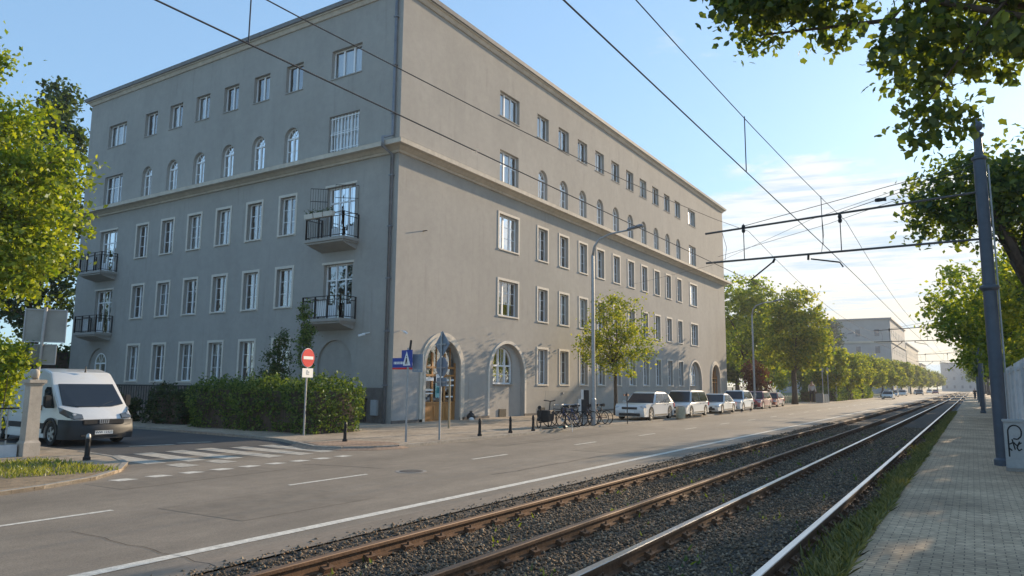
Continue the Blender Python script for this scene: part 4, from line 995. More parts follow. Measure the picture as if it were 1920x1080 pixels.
def car(name,label,cat,loc,rz,L,W,Hh,paint,kind='suv',group=None,coarse=False,plate=True):
    o = thing(name,label,cat,loc,rz,group); h=L/2; w2=W/2; wr = {'suv':.285,'mpv':.26,'sedan':.26,'hatch':.265}[kind]
    zb=.16; belt=Hh*{'suv':.60,'mpv':.56,'sedan':.58,'hatch':.58}[kind]; hood=Hh*{'suv':.585,'mpv':.50,'sedan':.49,'hatch':.53}[kind]
    wf=h-L*.19; wb_=-h+L*.19
    def arc_(cx): return [(cx+(wr+.05)*math.cos(math.pi*i/10), max(zb,wr+(wr+.05)*math.sin(math.pi*i/10)-.0)) for i in range(11)]
    tail = {'suv':(-h+.02,belt),'mpv':(-h+.02,belt),'sedan':(-h+.04,belt-.03),'hatch':(-h+.04,belt)}[kind]
    ws = {'suv':h-L*.32,'mpv':h-L*.20,'sedan':h-L*.33,'hatch':h-L*.27}[kind]
    top = [(-h+.05,zb),( -h,zb+.14),tail,(ws,belt),(h-.20,hood),(h-.06,hood-.08),(h-.0,hood-.22),(h,zb+.12),(h-.06,zb)]
    poly = [(wf+(wr+.05),zb)]+arc_(wf)[1:-1]+[(wf-(wr+.05),zb),(wb_+(wr+.05),zb)]+arc_(wb_)[1:-1]+[(wb_-(wr+.05),zb)]+top
    mb=MB()
    n=len(poly); lay=[(-w2,.02),(-w2+.07,0),(w2-.07,0),(w2,.02)]; vs=[]
    cx=0; cz=(zb+belt)/2
    for y,ins in lay:
        for x,z in poly:
            dx=ins*(1 if x<cx else -1) if abs(x)>h-.3 else 0
            yy=y
            if x>h-.3 and abs(y)>w2-.01: yy=math.copysign(w2-.10*((x-(h-.3))/.3)**2,y)
            if x<-h+.25 and abs(y)>w2-.01: yy=math.copysign(w2-.08*((-h+.25-x)/.25)**2,y)
            vs.append((x+dx,yy,z-(ins*1.2 if z>belt-.12 else 0)))
    fs=[tuple(range(n-1,-1,-1)),tuple(3*n+i for i in range(n))]
    for k in range(3):
        for i in range(n): fs.append((k*n+i,k*n+(i+1)%n,(k+1)*n+(i+1)%n,(k+1)*n+i))
    mb.add(vs,fs); body=mb.build('body',paint,o,bevel=.022)
    MB().box(-h+.15,-w2+.12,zb+.01,h-.15,w2-.12,zb+.34).build('underbody',M['blackplastic'],o)
    # greenhouse
    rt_={'suv':[(ws+.02,belt-.01),(ws-L*.13,Hh-.06),(ws-L*.20,Hh),(-h+L*.24,Hh-.02),(-h+L*.13,Hh-.10),(-h+.03,belt)],
         'mpv':[(ws+.02,belt-.01),(ws-L*.13,Hh-.05),(ws-L*.19,Hh),(-h+L*.16,Hh-.01),(-h+L*.06,Hh-.08),(-h+.03,belt)],
         'sedan':[(ws+.02,belt-.01),(ws-L*.14,Hh-.05),(ws-L*.2,Hh),(-h+L*.34,Hh-.01),(-h+L*.26,Hh-.06),(-h+L*.10,belt-.01)],
         'hatch':[(ws+.02,belt-.01),(ws-L*.12,Hh-.05),(ws-L*.18,Hh),(-h+L*.20,Hh-.01),(-h+L*.10,Hh-.09),(-h+.03,belt)]}[kind]
    def hw(z): return w2-.035-.16*((z-belt)/(Hh-belt))**1.2 if z>belt else w2-.035
    def pt(i,s,off=0,q=None):
        x,z=rt_[i] if q is None else q; return Vector((x,s*(hw(z)),z))
    mb=MB(); n=len(rt_)
    vs=[tuple(pt(i,-1)) for i in range(n)]+[tuple(pt(i,1)) for i in range(n)]
    mb.add(vs,[tuple(range(n)),tuple(range(2*n-1,n-1,-1))]+[((i+1)%n,i,n+i,n+(i+1)%n) for i in range(n)]); mb.build('cabin',paint,o,bevel=.045)
    def panel(nm,corners,off,m):
        cs=[Vector(c) for c in corners]; nn=(cs[1]-cs[0]).cross(cs[-1]-cs[0]).normalized()
        cen=sum(cs,Vector())/len(cs)
        if nn.dot(cen-Vector((cen.x*.4,0,belt*.9)))<0: nn=-nn
        mb=MB(); k=len(cs); mb.add([tuple(c+nn*off) for c in cs]+[tuple(c-nn*.01) for c in cs],[tuple(range(k)),tuple(range(2*k-1,k-1,-1))]+[((i+1)%k,i,k+i,k+(i+1)%k) for i in range(k)])
        return mb.build(nm,m,o)
    def lerp(a,b,t): return a+(b-a)*t
    A,B=(rt_[0],rt_[1])
    ws0=[pt(0,-1).lerp(pt(1,-1),.06),pt(0,1).lerp(pt(1,1),.06),pt(1,1).lerp(pt(0,1),.04),pt(1,-1).lerp(pt(0,-1),.04)]
    for c in ws0: c.y*=.90
    panel('windscreen',ws0,.008,M['carglass'])
    k0,k1=n-1,n-2
    rw=[pt(k0,-1).lerp(pt(k1,-1),.18),pt(k0,1).lerp(pt(k1,1),.18),pt(k1,1).lerp(pt(k0,1),.08),pt(k1,-1).lerp(pt(k0,-1),.08)]
    for c in rw: c.y*=.86
    panel('rear_window',rw,.008,M['carglass'])
    zb1,zt1=belt+.03,Hh-.085
    def xfront(z): (x0,z0),(x1,z1)=rt_[0],rt_[1]; return x0+(x1-x0)*(z-z0)/(z1-z0)
    def xback(z): (x0,z0),(x1,z1)=rt_[k0],rt_[k1]; return x0+(x1-x0)*(z-z0)/(z1-z0)
    mid=(xfront(belt)+xback(belt))/2-.02
    for s in (-1,1):
        def sp_(x,z): return (x,s*hw(z),z)
        panel('side_window',[sp_(mid+.03,zb1),sp_(xfront(zb1)-.10,zb1),sp_(xfront(zt1)-.06,zt1),sp_(mid+.03,zt1)],.006,M['carglass'])
        rear_x = {'suv':xback(zb1)+.42,'mpv':xback(zb1)+.14,'sedan':xback(zb1)+.26,'hatch':xback(zb1)+.32}[kind]
        panel('side_window',[sp_(rear_x,zb1),sp_(mid-.03,zb1),sp_(mid-.03,zt1),sp_(max(xback(zt1)+.12,rear_x+.08),zt1)],.006,M['carglass'])
        MB().rbox((xfront(belt)-.12,s*(w2+.07),belt+.05),(.10,.13,.09)).build('mirror',paint if kind!='mpv' else M['blackplastic'],o,bevel=.02)
        if not coarse:
            hl=MB().rbox((h-.115,s*(w2-.17),hood-.14),(.22,.27,.09),-s*.45).build('headlight',M['lamp_glass'],o,bevel=.015)
            MB().rbox((-h+.07,s*(w2-.10),belt-.12),(.10,.16,.18)).build('tail_light',M['signred'],o,bevel=.01)
            for hx in (mid+.08,-h+L*.27): MB().box(hx-.06,-.01,0,hx+.06,.01,.02).build('handle',M['blackplastic'],o,loc=(0,s*(w2+.004),belt-.10))
        for x in (wf,wb_): wheel(o,x,s*(w2-.075),wr,.15,s)
    if not coarse:
        MB().rbox((h-.008,0,hood-.20),(.035,W*.48,.10)).build('grille',M['blackplastic'],o)
        MB().rbox((h-.0,0,zb+.10),(.03,W*.66,.12)).build('bumper_intake',M['blackplastic'],o)
        MB().rbox((h+.012,0,zb+.22),(.02,.40,.085)).build('number_plate',M['signwhite'],o)
        for s in (-1,1): MB().rbox((0,s*(w2-.002),zb+.06),(L*.42,.012,.07)).build('door_sill',M['blackplastic'],o)
    return o
white=carpaint('white_car_paint',(.66,.66,.65)); vanpaint=carpaint('white_van_paint',(.66,.67,.68)); silver=carpaint('silver_car_paint',(.56,.57,.58)); red=carpaint('dark_red_car_paint',(.25,.03,.04)); orange=carpaint('faded_red_car_paint',(.45,.13,.07)); darkp=carpaint('dark_grey_car_paint',(.05,.055,.06)); silverb=carpaint('pale_blue_car_paint',(.55,.62,.68))
GP='cars parked in a row along the building'
car('parked_car','white parked sport utility car next to the bicycles','car',(-13.05,32.3,.05),R(-90),3.85,1.52,1.26,white,'suv',GP)
car('parked_car','silver parked family van behind the white sport utility car','car',(-12.85,37.2,.05),R(-90),3.7,1.52,1.32,silver,'mpv',GP)
car('parked_car','low white parked car with dark bonnet shade behind the silver family van','car',(-12.9,42.8,.05),R(-90),3.7,1.5,1.12,white,'sedan',GP)
car('parked_car','pale blue-white parked hatchback between the low white car and the dark red one','car',(-13.0,47.6,.05),R(-90),3.4,1.5,1.30,silverb,'hatch',GP)
car('parked_car','dark red parked car near the end of the row','car',(-13.1,53.2,.05),R(-90),3.5,1.5,1.22,red,'hatch',GP)
car('parked_car','small faded red car, last before the round crowned tree','car',(-13.6,60.0,.05),R(-90),3.2,1.45,1.1,orange,'hatch',GP)
car('moving_car','white and dark car driving towards the view on the far carriageway','car',(-10.2,116,ZR),R(-90),3.6,1.5,1.2,white,'hatch','cars far down the street')
far=[(-12.4,137,darkp,'dark car far down the street, just beyond the oncoming white one'),(-12.4,152,silver,'silver car far down the street under the small trees'),(-12.4,172,white,'white car far down the street, first of the distant cluster'),(-10.6,196,darkp,'dark car far down the street in the distant cluster'),(-12.2,215,silver,'silver car far down the street in the distant cluster'),(-9.0,240,red,'red car far down the street near the vanishing point'),(-11.5,262,white,'white car far down the street, most distant of all')]
for x,y,pt_,lb in far: car('distant_car',lb,'car',(x,y,0),R(-90),3.6,1.5,1.2,pt_,'hatch','cars far down the street',coarse=True)

def van():
    o = thing('delivery_van','white high roofed delivery van parked at the kerb of the side street','van',(-20.95,10.12,ZR),R(-1))
    L,W=4.5,1.74; h=L/2; w2=W/2; wr=.29; zb=.17; wf=h-.78; wb_=-h+.85
    def arc_(cx): return [(cx+(wr+.055)*math.cos(math.pi*i/10), max(zb,wr+(wr+.055)*math.sin(math.pi*i/10))) for i in range(11)]
    prof=[(wf+wr+.055,zb)]+arc_(wf)[1:-1]+[(wf-wr-.055,zb),(wb_+wr+.055,zb)]+arc_(wb_)[1:-1]+[(wb_-wr-.055,zb),(-h,zb+.05),(-h,1.75),(-h+.08,1.86),(h-1.7,1.90),(h-1.28,1.80),(h-1.02,1.50),(h-.50,.93),(h-.12,.74),(h-.02,.62),(h,.40),(h-.03,zb)]
    n=len(prof); vs=[]
    def hw(x,z,full):
        y=w2 if full else w2-.08
        if z>.95: y-=.13*((z-.95)/.95)**1.5
        if x>h-.75: y-=.16*((x-h+.75)/.75)**2
        return y
    for s,full in ((-1,1),(-1,0),(1,0),(1,1)):
        for x,z in prof: vs.append((x,s*hw(x,z,full),z+(0 if full else (.025 if z>.5 else 0))))
    fs=[tuple(range(n-1,-1,-1)),tuple(3*n+i for i in range(n))]
    for k in range(3):
        for i in range(n): fs.append((k*n+i,k*n+(i+1)%n,(k+1)*n+(i+1)%n,(k+1)*n+i))
    MB().add(vs,fs).build('body',vanpaint,o,bevel=.02)
    MB().box(-h+.2,-w2+.12,zb+.02,h-.2,w2-.12,.5).build('underbody',M['blackplastic'],o)
    # windscreen
    def P(x,s,z,k=1,full=0): return Vector((x,s*hw(x,z,full)*k,z+.025))
    a,b_,c,d=P(h-.545,-1,.98,.97),P(h-.545,1,.98,.97),P(h-1.01,1,1.49,.93),P(h-1.01,-1,1.49,.93)
    nn=Vector((.74,0,.67))
    lo=P(h-.475,0,.925); mb=MB(); vs=[a,lo+Vector((0,-.45,.0)),lo+Vector((0,.45,0)),b_,c,d]
    mb.add([tuple(v+nn*.022) for v in vs]+[tuple(v-nn*.03) for v in vs],[(0,1,2,3,4,5),(11,10,9,8,7,6)]+[((i+1)%6,i,6+i,6+(i+1)%6) for i in range(6)])
    mb.build('windscreen',M['carglass'],o)
    mb=MB(); mb.box(h-.80,-.1,1.03,h-.72,.35,1.05); 
    for s in (-1,1):
        def S(x,z): return (x,s*(hw(x,z,1)+.008),z)
        def S2(x,z): return (x,s*(hw(x,z,1)-.01),z)
        for nm,pl,m_ in (('side_window',[(h-.72,.93),(h-1.15,.92),(h-1.32,1.05),(h-1.34,1.36),(h-1.26,1.45),(h-1.05,1.45)],M['carglass']),
                         ('door_handle',[(h-1.45,.86),(h-1.45,.99),(h-1.38,.99),(h-1.38,.86)],M['blackplastic']),
                         ('door_handle',[(h-1.66,.86),(h-1.66,.99),(h-1.60,.99),(h-1.60,.86)],M['blackplastic']),
                         ('side_moulding',[(wf-.38,.40),(wb_+.4,.40),(wb_+.4,.54),(wf-.38,.54)],M['blackplastic'])):
            k=len(pl); MB().add([S(x,z) for x,z in pl]+[S2(x,z) for x,z in pl],[tuple(range(k)),tuple(range(2*k-1,k-1,-1))]+[((i+1)%k,i,k+i,k+(i+1)%k) for i in range(k)]).build(nm,m_,o)
        # headlight wraps round the corner
        hb=MB(); pts=[(h-.02,.47,.655),(h-.03,w2-.17,.655),(h-.17,w2-.09,.70),(h-.46,w2-.018,.80),(h-.53,w2-.018,.93),(h-.36,w2-.07,.885),(h-.17,w2-.20,.80),(h-.11,.47,.755)]
        k=8; hb.add([(x+.022,s*(y+.012),z+.026) for x,y,z in pts]+[(x-.10,s*(y-.05),z-.05) for x,y,z in pts],[tuple(range(k)),tuple(range(2*k-1,k-1,-1))]+[((i+1)%k,i,k+i,k+(i+1)%k) for i in range(k)])
        hl=hb.build('headlight',M['vanlamp'],o)
        MB().rbox((h-.13,s*.66,.775),(.10,.09,.06)).build('lamp_bulb',M['lamp_glass'],hl,bevel=.015)
        mi=MB().rbox((h-.80,s*(w2+.13),1.10),(.12,.17,.30)).build('mirror',M['blackplastic'],o,bevel=.03)
        for x in (wf,wb_): wheel(o,x,s*(w2-.09),wr,.17,s)
        # arch lip
        for cx in (wf,wb_):
            mb=MB()
            for i in range(10):
                a0,a1=math.pi*i/10,math.pi*(i+1)/10
                q=[(cx+(wr+.05)*math.cos(a0),wr+(wr+.05)*math.sin(a0)),(cx+(wr+.05)*math.cos(a1),wr+(wr+.05)*math.sin(a1)),(cx+(wr+.11)*math.cos(a1),wr+(wr+.11)*math.sin(a1)),(cx+(wr+.11)*math.cos(a0),wr+(wr+.11)*math.sin(a0))]
                yv=s*(w2+.012) if cx<1.8 else s*(w2+.012)
                mb.prism(q,yv-.03,yv)
            mb.build('wheel_arch',M['blackplastic'],o)
    # dark bumper with grille
    mb=MB(); ol=[(h-.42,-w2-.02),(h-.18,-w2-.0),(h+.01,-w2+.12),(h+.06,0),(h+.01,w2-.12),(h-.18,w2+.0),(h-.42,w2+.02)]
    vs=[(x,y,.17) for x,y in ol]+[(x+.02,y,.40) for x,y in ol]+[(x-.02,y*.985,.64) for x,y in ol]+[(x-.2,y*.96,.65) for x,y in ol]; fs=[]
    for k in range(3):
        for i in range(6): fs.append((k*7+i,k*7+i+1,k*7+8+i,k*7+7+i))
    mb.add(vs,fs).build('bumper',mat('grey_plastic',(.03,.033,.037),.55,var=.1),o,smooth=True)
    MB().rbox((h+.03,0,.585),(.06,1.02,.13)).build('grille',M['blackplastic'],o,bevel=.02)
    mb=MB(); mb.cur=0; mb.box(h+.06,-.115,.55,h+.07,.115,.66); mb.cur=1
    for q in range(4): mb.rbox((h+.072,-.078+.052*q,.605),(.004,.02,.085),0,0,-.12)
    mb.build('badge',[M['alloy'],M['blackplastic']],o)
    pl=MB().rbox((h+.085,-.0,.33),(.012,.44,.09)).build('number_plate',M['signwhite'],o)
    MB().rbox((h+.075,0,.265),(.02,1.1,.03)).build('bumper_slot',M['blackplastic'],o)
    cu=bpy.data.curves.new('plate_text','FONT'); cu.body='WW 12327'; cu.size=.085; cu.align_x='CENTER'; cu.align_y='CENTER'; cu.extrude=.001
    to=bpy.data.objects.new('plate_text',cu); C.objects.link(to); bpy.context.view_layer.update()
    me=bpy.data.meshes.new_from_object(to.evaluated_get(bpy.context.evaluated_depsgraph_get())); bpy.data.objects.remove(to); me.materials.clear(); me.materials.append(M['blackplastic'])
    tm=bpy.data.objects.new('plate_text',me); C.objects.link(tm); tm.parent=pl; tm.location=(h+.093,0,.33); tm.rotation_euler=(R(90),0,R(90))
    # antenna base
    MB().lathe([(.03,0),(.02,.05),(.006,.18)],c=(h-1.2,.05,1.83),n=8).build('antenna',M['blackplastic'],o)
    for s in (-.42,.1): MB().path([(h-.46,s,.945),(h-.55,s+.25,1.04),(h-.60,s+.42,1.09)],.01,5).build('wiper',M['blackplastic'],o)
    return o
van()

# ------------------------------------------------------------------ bicycles, bins, meters
def bicycle(label,loc,rz,col,group='bicycles parked by the lamp post'):
    o=thing('bicycle',label,'bicycle',loc,rz,group); fm=mat('bicycle_paint',col,.4,.2,var=.1); r=.27; wb=.43
    for x in (-wb,wb):
        mb=MB(); n=22
        ringp=[(x+r*math.cos(2*math.pi*i/n),0,r+r*math.sin(2*math.pi*i/n)) for i in range(n+1)]
        mb.path(ringp,.018,6,False)
        wo=mb.build('wheel',M['rubber'],o)
        mb=MB()
        for i in range(9):
            a=2*math.pi*i/9; mb.tube((x,0,r),(x+r*math.cos(a),0,r+r*math.sin(a)),.003,n=3)
        mb.build('spokes',M['alloy'],wo)
    mb=MB(); bb=(-.05,0,.26); sd_=(-.16,0,.62); hd=(.30,0,.66)
    for p,q in ((bb,sd_),(bb,(.27,0,.52)),(sd_,hd),(bb,(-wb,0,r)),(sd_,(-wb,0,r)),((.26,0,.50),hd),((.28,0,.55),(wb,0,r))): mb.tube(p,q,.016,n=6)
    mb.tube(sd_,(-.18,0,.74),.012,n=6); mb.build('frame',fm,o)
    MB().path([(-.30,0,.75),(-.2,0,.765),(-.06,0,.75)],[.065,.05,.02],8).build('saddle',M['blackplastic'],o)
    mb=MB(); mb.tube(hd,(.27,0,.78),.012,n=6); mb.path([(.16,-.25,.80),(.27,-.16,.80),(.29,0,.79),(.27,.16,.80),(.16,.25,.80)],.012,6); mb.build('handlebar',M['alloy'],o)
    MB().lathe([(.07,-.02),(.07,-.005)],c=bb,n=12,axis='Y').build('chainring',M['alloy'],o)
    return o
cols=[(.02,.02,.025),(.03,.05,.16),(.02,.02,.02),(.16,.17,.18),(.03,.06,.12),(.02,.02,.025),(.14,.03,.03),(.03,.03,.03)]
bc={0:'black bicycle parked in the tangled row by the lamp post',1:'blue bicycle parked in the tangled row by the lamp post',3:'grey bicycle parked in the tangled row by the lamp post',6:'red bicycle parked in the tangled row, nearest the white car',4:'dark blue bicycle parked in the tangled row by the lamp post'}
for i,cl_ in enumerate(cols):
    lb=bc.get(i, bc[0])
    bicycle(lb,(-13.0+.12*math.sin(i*2.1),23.9+.42*i,.05),R(180+random.Random(i).uniform(-22,22)),cl_)
bk=bicycle('teal bicycle frame lying flat on the pavement before the parked bicycles',(-12.95,22.5,.1),R(95),(.02,.22,.22),None)
bk.rotation_euler=(R(84),0,R(95)); bk.location=(-12.7,22.4,.08)
# cargo bike with a box
o=thing('cargo_bicycle','dark cargo bicycle with a box and tall handlebar, first of the parked bicycles','bicycle',(-13.3,23.2,.05),R(100))
for x in (-.62,.55):
    mb=MB(); mb.path([(x+.2*math.cos(2*math.pi*i/18),0,.2+.2*math.sin(2*math.pi*i/18)) for i in range(19)],.022,6,False); mb.build('wheel',M['rubber'],o)
MB().prism([(-.2,.22),(.38,.22),(.46,.62),(-.26,.62)],-.22,.22).build('cargo_box',M['blackplastic'],o,bevel=.02)
mb=MB(); mb.tube((-.62,0,.2),(.55,0,.2),.02); mb.tube((-.3,0,.2),(-.45,0,.72),.02); mb.tube((-.62,0,.2),(-.42,0,.55),.018); mb.build('frame',M['iron'],o)
mb=MB(); mb.path([(.42,0,.3),(.52,0,.7),(.60,0,.92)],.022); mb.path([(.5,-.22,.97),(.60,-.1,.95),(.62,0,.93),(.60,.1,.95),(.5,.22,.97)],.02,6); mb.build('handlebar',M['blackplastic'],o)
MB().path([(-.58,0,.73),(-.42,0,.75)],[.07,.04],8).build('saddle',M['blackplastic'],o)
for i,(x,y) in enumerate(((-12.75,25.2),(-13.0,25.9))):
    lb=('black parking meter with a pale edge left of the lamp post','taller black parking meter with a pale edge right of the lamp post')[i]
    o=thing('parking_meter',lb,'parking meter',(x,y,.05),R(-35)); hh=(1.0,1.35)[i]
    MB().box(-.1,-.12,hh*.35,.1,.12,hh).build('cabinet',M['blackplastic'],o,bevel=.015); MB().box(-.04,-.05,0,.04,.05,hh*.35).build('post',M['galv'],o)
    MB().box(-.11,-.135,hh*.4,.09,-.122,hh+.02).build('edge_panel',M['signwhite'],o)
o=thing('litter_bin','pale concrete litter bin standing between the white and silver parked cars','litter bin',(-12.15,34.55,.02))
MB().lathe([(.22,0),(.24,.05),(.24,.5),(.20,.56)],n=8).build('bin_body',mat('yellowish_concrete',(.42,.38,.27),.9,var=.15,scale=8,bump=.2),o); MB().lathe([(.16,.555),(.16,.58),(.12,.58)],n=8).build('bin_rim',M['iron'],o)
o=thing('litter_bag','small dark rubbish bag with a white patch by the shop door','bag',(-18.6,25.95,.05))
MB().lathe([(.02,0),(.16,.03),(.2,.14),(.13,.25),(.05,.32),(.07,.38)],n=10).build('bag_body',M['blackplastic'],o,smooth=True); MB().lathe([(.12,0),(.11,.08),(.03,.12)],c=(.13,-.14,0),n=8).build('white_patch',M['signwhite'],o)
# bollards
def bollard(label,loc,cap=False):
    o=thing('bollard',label,'bollard',loc,0,'dark street bollards')
    MB().lathe([(.07,0),(.07,.06),(.05,.08),(.042,.36),(.05,.38),(.05,.42),(.042,.43)],n=12).build('post',M['iron'],o,smooth=False)
    MB().lathe([(.042,.43),(.046,.46),(.035,.51),(.0,.53)],n=12).build('finial',M['galv'] if cap else M['iron'],o)
    return o
bollard('dark bollard with a worn pale top in front of the white van',(-14.94,7.79,.03),True)
bollard('dark bollard in front of the right end of the hedge',(-14.15,14.03,.05))
bollard('dark bollard at the kerb, first right of the shop door',(-12.6,18.05,.05))
bollard('dark bollard at the kerb, between two others before the arched niche',(-12.62,19.8,.05))
bollard('dark bollard at the kerb, nearest the parked bicycles',(-12.6,21.2,.05))

# ------------------------------------------------------------------ signs
def pole(parent,h,r=.028,m='galv'): return MB().lathe([(r,0),(r,h),(r*.5,h+.01)],n=10).build('post',M[m],parent)
# no entry
o=thing('no_entry_sign','red round no entry sign with a white plate below, before the hedge','road sign',(-16.72,14.9,.05),R(0)); pole(o,2.5)
e=thing('tmp','','',(0,0,0)); bpy.data.objects.remove(e)
a=math.atan2(-.72,.69)   # facing direction of the sign
def facing(parent,nm,mbf,m,yaw):  # local shapes built in the XZ plane facing -Y
    ob=mbf.build(nm,m,parent); ob.rotation_euler=(0,0,yaw); return ob
def disc(r,y0,y1,z,n=28): return MB().prism([(r*math.cos(2*math.pi*i/n),z+r*math.sin(2*math.pi*i/n)) for i in range(n)],y0,y1)
yw=R(97)
facing(o,'sign_disc',disc(.27,-.045,-.03,2.28),M['signred'],yw); facing(o,'sign_bar',MB().box(-.21,-.05,2.235,.21,-.046,2.325),M['signwhite'],yw)
facing(o,'sign_rim',MB().lathe([(.285,-.020),(.285,-.029),(.272,-.0295)],c=(0,0,2.28),n=28,axis='Y'),M['signwhite'],yw)
pm=facing(o,'sign_plate',MB().box(-.23,-.045,1.70,.23,-.032,1.97),M['signwhite'],yw)
mb=MB(); mb.box(-.05,-.05,1.80,-.01,-.046,1.92); mb.box(-.05,-.05,1.78,.06,-.046,1.80); mb.box(.03,-.05,1.82,.06,-.046,1.88); facing(o,'plate_marks',mb,M['signback'],yw)
# street corner sign post
o=thing('crossing_sign','corner post carrying a blue pedestrian crossing sign and blue street name plates','road sign',(-12.9,15.03,.05)); pole(o,2.5)
s1=facing(o,'crossing_panel',MB().box(-.27,-.045,2.0,.27,-.03,2.45),M['signblue'],R(-18))
tri=MB().prism([(-.2,2.03),(.2,2.03),(0,2.42)],-.05,-.046); t_=tri.build('triangle',M['signwhite'],s1)
mb=MB(); mb.prism([(-.02,2.24),(.02,2.24),(.05,2.06),(.02,2.06),(0,2.15),(-.04,2.06),(-.07,2.06)],-.054,-.051); mb.lathe([(.02,-.054),(.02,-.051)],c=(0,0,2.275),n=10,axis='Y'); mb.build('pedestrian_symbol',M['iron'],s1)
s2=facing(o,'street_plate',MB().box(-.62,-.02,1.98,-.03,.0,2.24),M['signblue'],R(-8))
MB().box(-.62,-.021,1.93,-.03,.0,1.977).build('red_strip',M['signred'],s2)
mb=MB(); rgs=random.Random(8); x=-.56
while x<-.1: q=rgs.uniform(.02,.05); mb.box(x,-.0235,2.07,x+q,-.0205,2.14); x+=q+.018
mb.build('street_lettering',M['signwhite'],s2)
s3=facing(o,'street_plate',MB().box(.03,-.02,1.98,.4,.0,2.24),M['signblue'],R(100)); MB().box(.03,-.021,1.93,.4,.0,1.977).build('red_strip',M['signred'],s3)
s4=facing(o,'sign_back',MB().box(.12,.03,1.86,.42,.045,2.34),M['signback'],R(20))
mb=MB(); mb.box(.16,.025,1.90,.26,.029,1.93); mb.box(.29,.025,1.90,.39,.029,1.93); mb.build('fixing_strip',M['galv'],s4)
mb=MB(); mb.tube((.02,.02,2.3),(.05,.05,2.72),.03,n=8); mb.build('lamp_stub',M['iron'],o)
# signs seen from the back
o=thing('priority_sign','grey backs of a diamond and an octagonal road sign before the shop door','road sign',(-12.65,16.16,.05)); pole(o,3.0,.03,'galv')
yb=R(-22)
facing(o,'sign_back',MB().prism([(0,2.30),(.33,2.66),(0,3.04),(-.33,2.66)],.03,.045),M['signback'],R(-14))
facing(o,'sign_back',MB().prism([(.27*math.cos(math.pi*2*i/8+.39),2.03+.29*math.sin(math.pi*2*i/8+.39)) for i in range(8)],.03,.045),M['signback'],R(-14))
facing(o,'sign_back',MB().box(-.22,.03,1.48,.22,.045,1.72),M['signback'],R(-14))
mb=MB()
for z in (1.6,2.0,2.66): mb.box(-.2,-.01,z-.02,.2,.03,z+.02)
facing(o,'bracket',mb,M['galv'],R(-14))
o=thing('post','slim brass coloured post standing by the shop door','post',(-15.6,20.45,.05)); MB().lathe([(.045,0),(.04,.05),(.03,1.75),(.035,1.8)],n=10).build('shaft',mat('tan_post',(.38,.29,.18),.6),o)
# big sign backs at the left
o=thing('guide_sign','two large grey sign boards seen from behind on a leaning pole above the gate post','road sign',(-17.7,7.95,.03))
MB().path([(0,0,0),(.16,.02,3.2)],.035,10).build('post',M['galv'],o)
yv=R(55)
for nm,z0,z1,wd in (('sign_board',2.42,3.16,.82),('sign_board',1.92,2.37,.52)):
    ob=MB().box(-wd/2,-.06,z0,wd/2,-.035,z1).build(nm,M['boardback'],o,loc=(.12,.05,0),rot=(0,0,yv+math.pi))
    mb=MB(); t=.02
    mb.box(-wd/2-.005,-.034,z0-.005,wd/2+.005,-.015,z0+t); mb.box(-wd/2-.005,-.034,z1-t,wd/2+.005,-.015,z1+.005); mb.box(-wd/2-.005,-.034,z0,-wd/2+t,-.015,z1); mb.box(wd/2-t,-.034,z0,wd/2+.005,-.015,z1); mb.build('sign_frame',M['galv'],ob)
# parking sign edge-on
o=thing('parking_sign','thin post with a small sign seen edge on beside the white parked car','road sign',(-11.95,27.6,.05)); pole(o,1.25,.02,'iron'); MB().box(-.03,-.01,1.12,.0,.5,1.2).build('sign_panel',mat('rusty_sign',(.2,.08,.05),.6),o,loc=(-.02,-.25,0))
# slim poles and bollards near the far pedestrian
for i,(x,y,h) in enumerate(((-12.9,79.5,3.6),(-12.7,81.5,3.6))):
    o=thing('sign_post',('pale thin post behind the far pedestrian, left of a pair','pale thin post behind the far pedestrian, right of a pair')[i],'post',(x,y,.05)); MB().lathe([(.05,0),(.05,h),(.02,h+.02)],n=8).build('shaft',M['galv'],o); MB().box(-.12,-.02,h-.5,.12,.02,h-.05).build('sign_panel',M['signback'],o)
for i in range(3):
    o=thing('stone_bollard','one of three pale stone posts beside the far pedestrian','bollard',(-12.6,77.6+1.2*i,.05),0,'pale stone posts by the far pedestrian'); MB().lathe([(.14,0),(.13,.7),(.08,.85)],n=10).build('shaft',M['trim'],o)
# park railing
o=thing('park_railing','low pale hoop railing along the park edge behind the parked red cars','railing',(-14.6,57,.05))
mb=MB()
for i in range(16):
    y=i*.9; mb.path([(0,y,0),(0,y,.6),(0,y+.4,.75),(0,y+.8,.6),(0,y+.8,0)],.025,6)
mb.build('hoops',M['trim'],o)

# ------------------------------------------------------------------ gate post, fences
o=thing('gate_post','pale stone gate post with a ball finial at the left edge','gate post',(-16.75,7.52,.03))
MB().add([(-.20,-.20,0),(.20,-.20,0),(.20,.20,0),(-.20,.20,0),(-.20,-.20,.27),(.20,-.20,.27),(.20,.20,.27),(-.20,.20,.27),(-.16,-.16,.32),(.16,-.16,.32),(.16,.16,.32),(-.16,.16,.32),(-.145,-.145,1.46),(.145,-.145,1.46),(.145,.145,1.46),(-.145,.145,1.46)],
   [(0,3,2,1)]+[(k*4+i,k*4+(i+1)%4,k*4+4+(i+1)%4,k*4+4+i) for k in range(3) for i in range(4)]+[(12,13,14,15)]).build('shaft',M['stonepost'],o)
MB().box(-.18,-.18,1.46,.18,.18,1.50).box(-.22,-.22,1.50,.22,.22,1.58).build('cap',M['stonepost'],o,bevel=.012)
MB().lathe([(.05,1.58),(.05,1.61)]+[(.11*math.sin(a),1.70-.11*math.cos(a)) for a in [.5+.33*i for i in range(8)]],n=16).build('finial',M['stonepost'],o,smooth=True)
for c_ in o.children: c_.scale=(.8,.8,1.0)
o=thing('garden_fence','dark iron bar fence on a white plinth running left from the gate post','fence',(-16.85,7.32,.03),R(86))
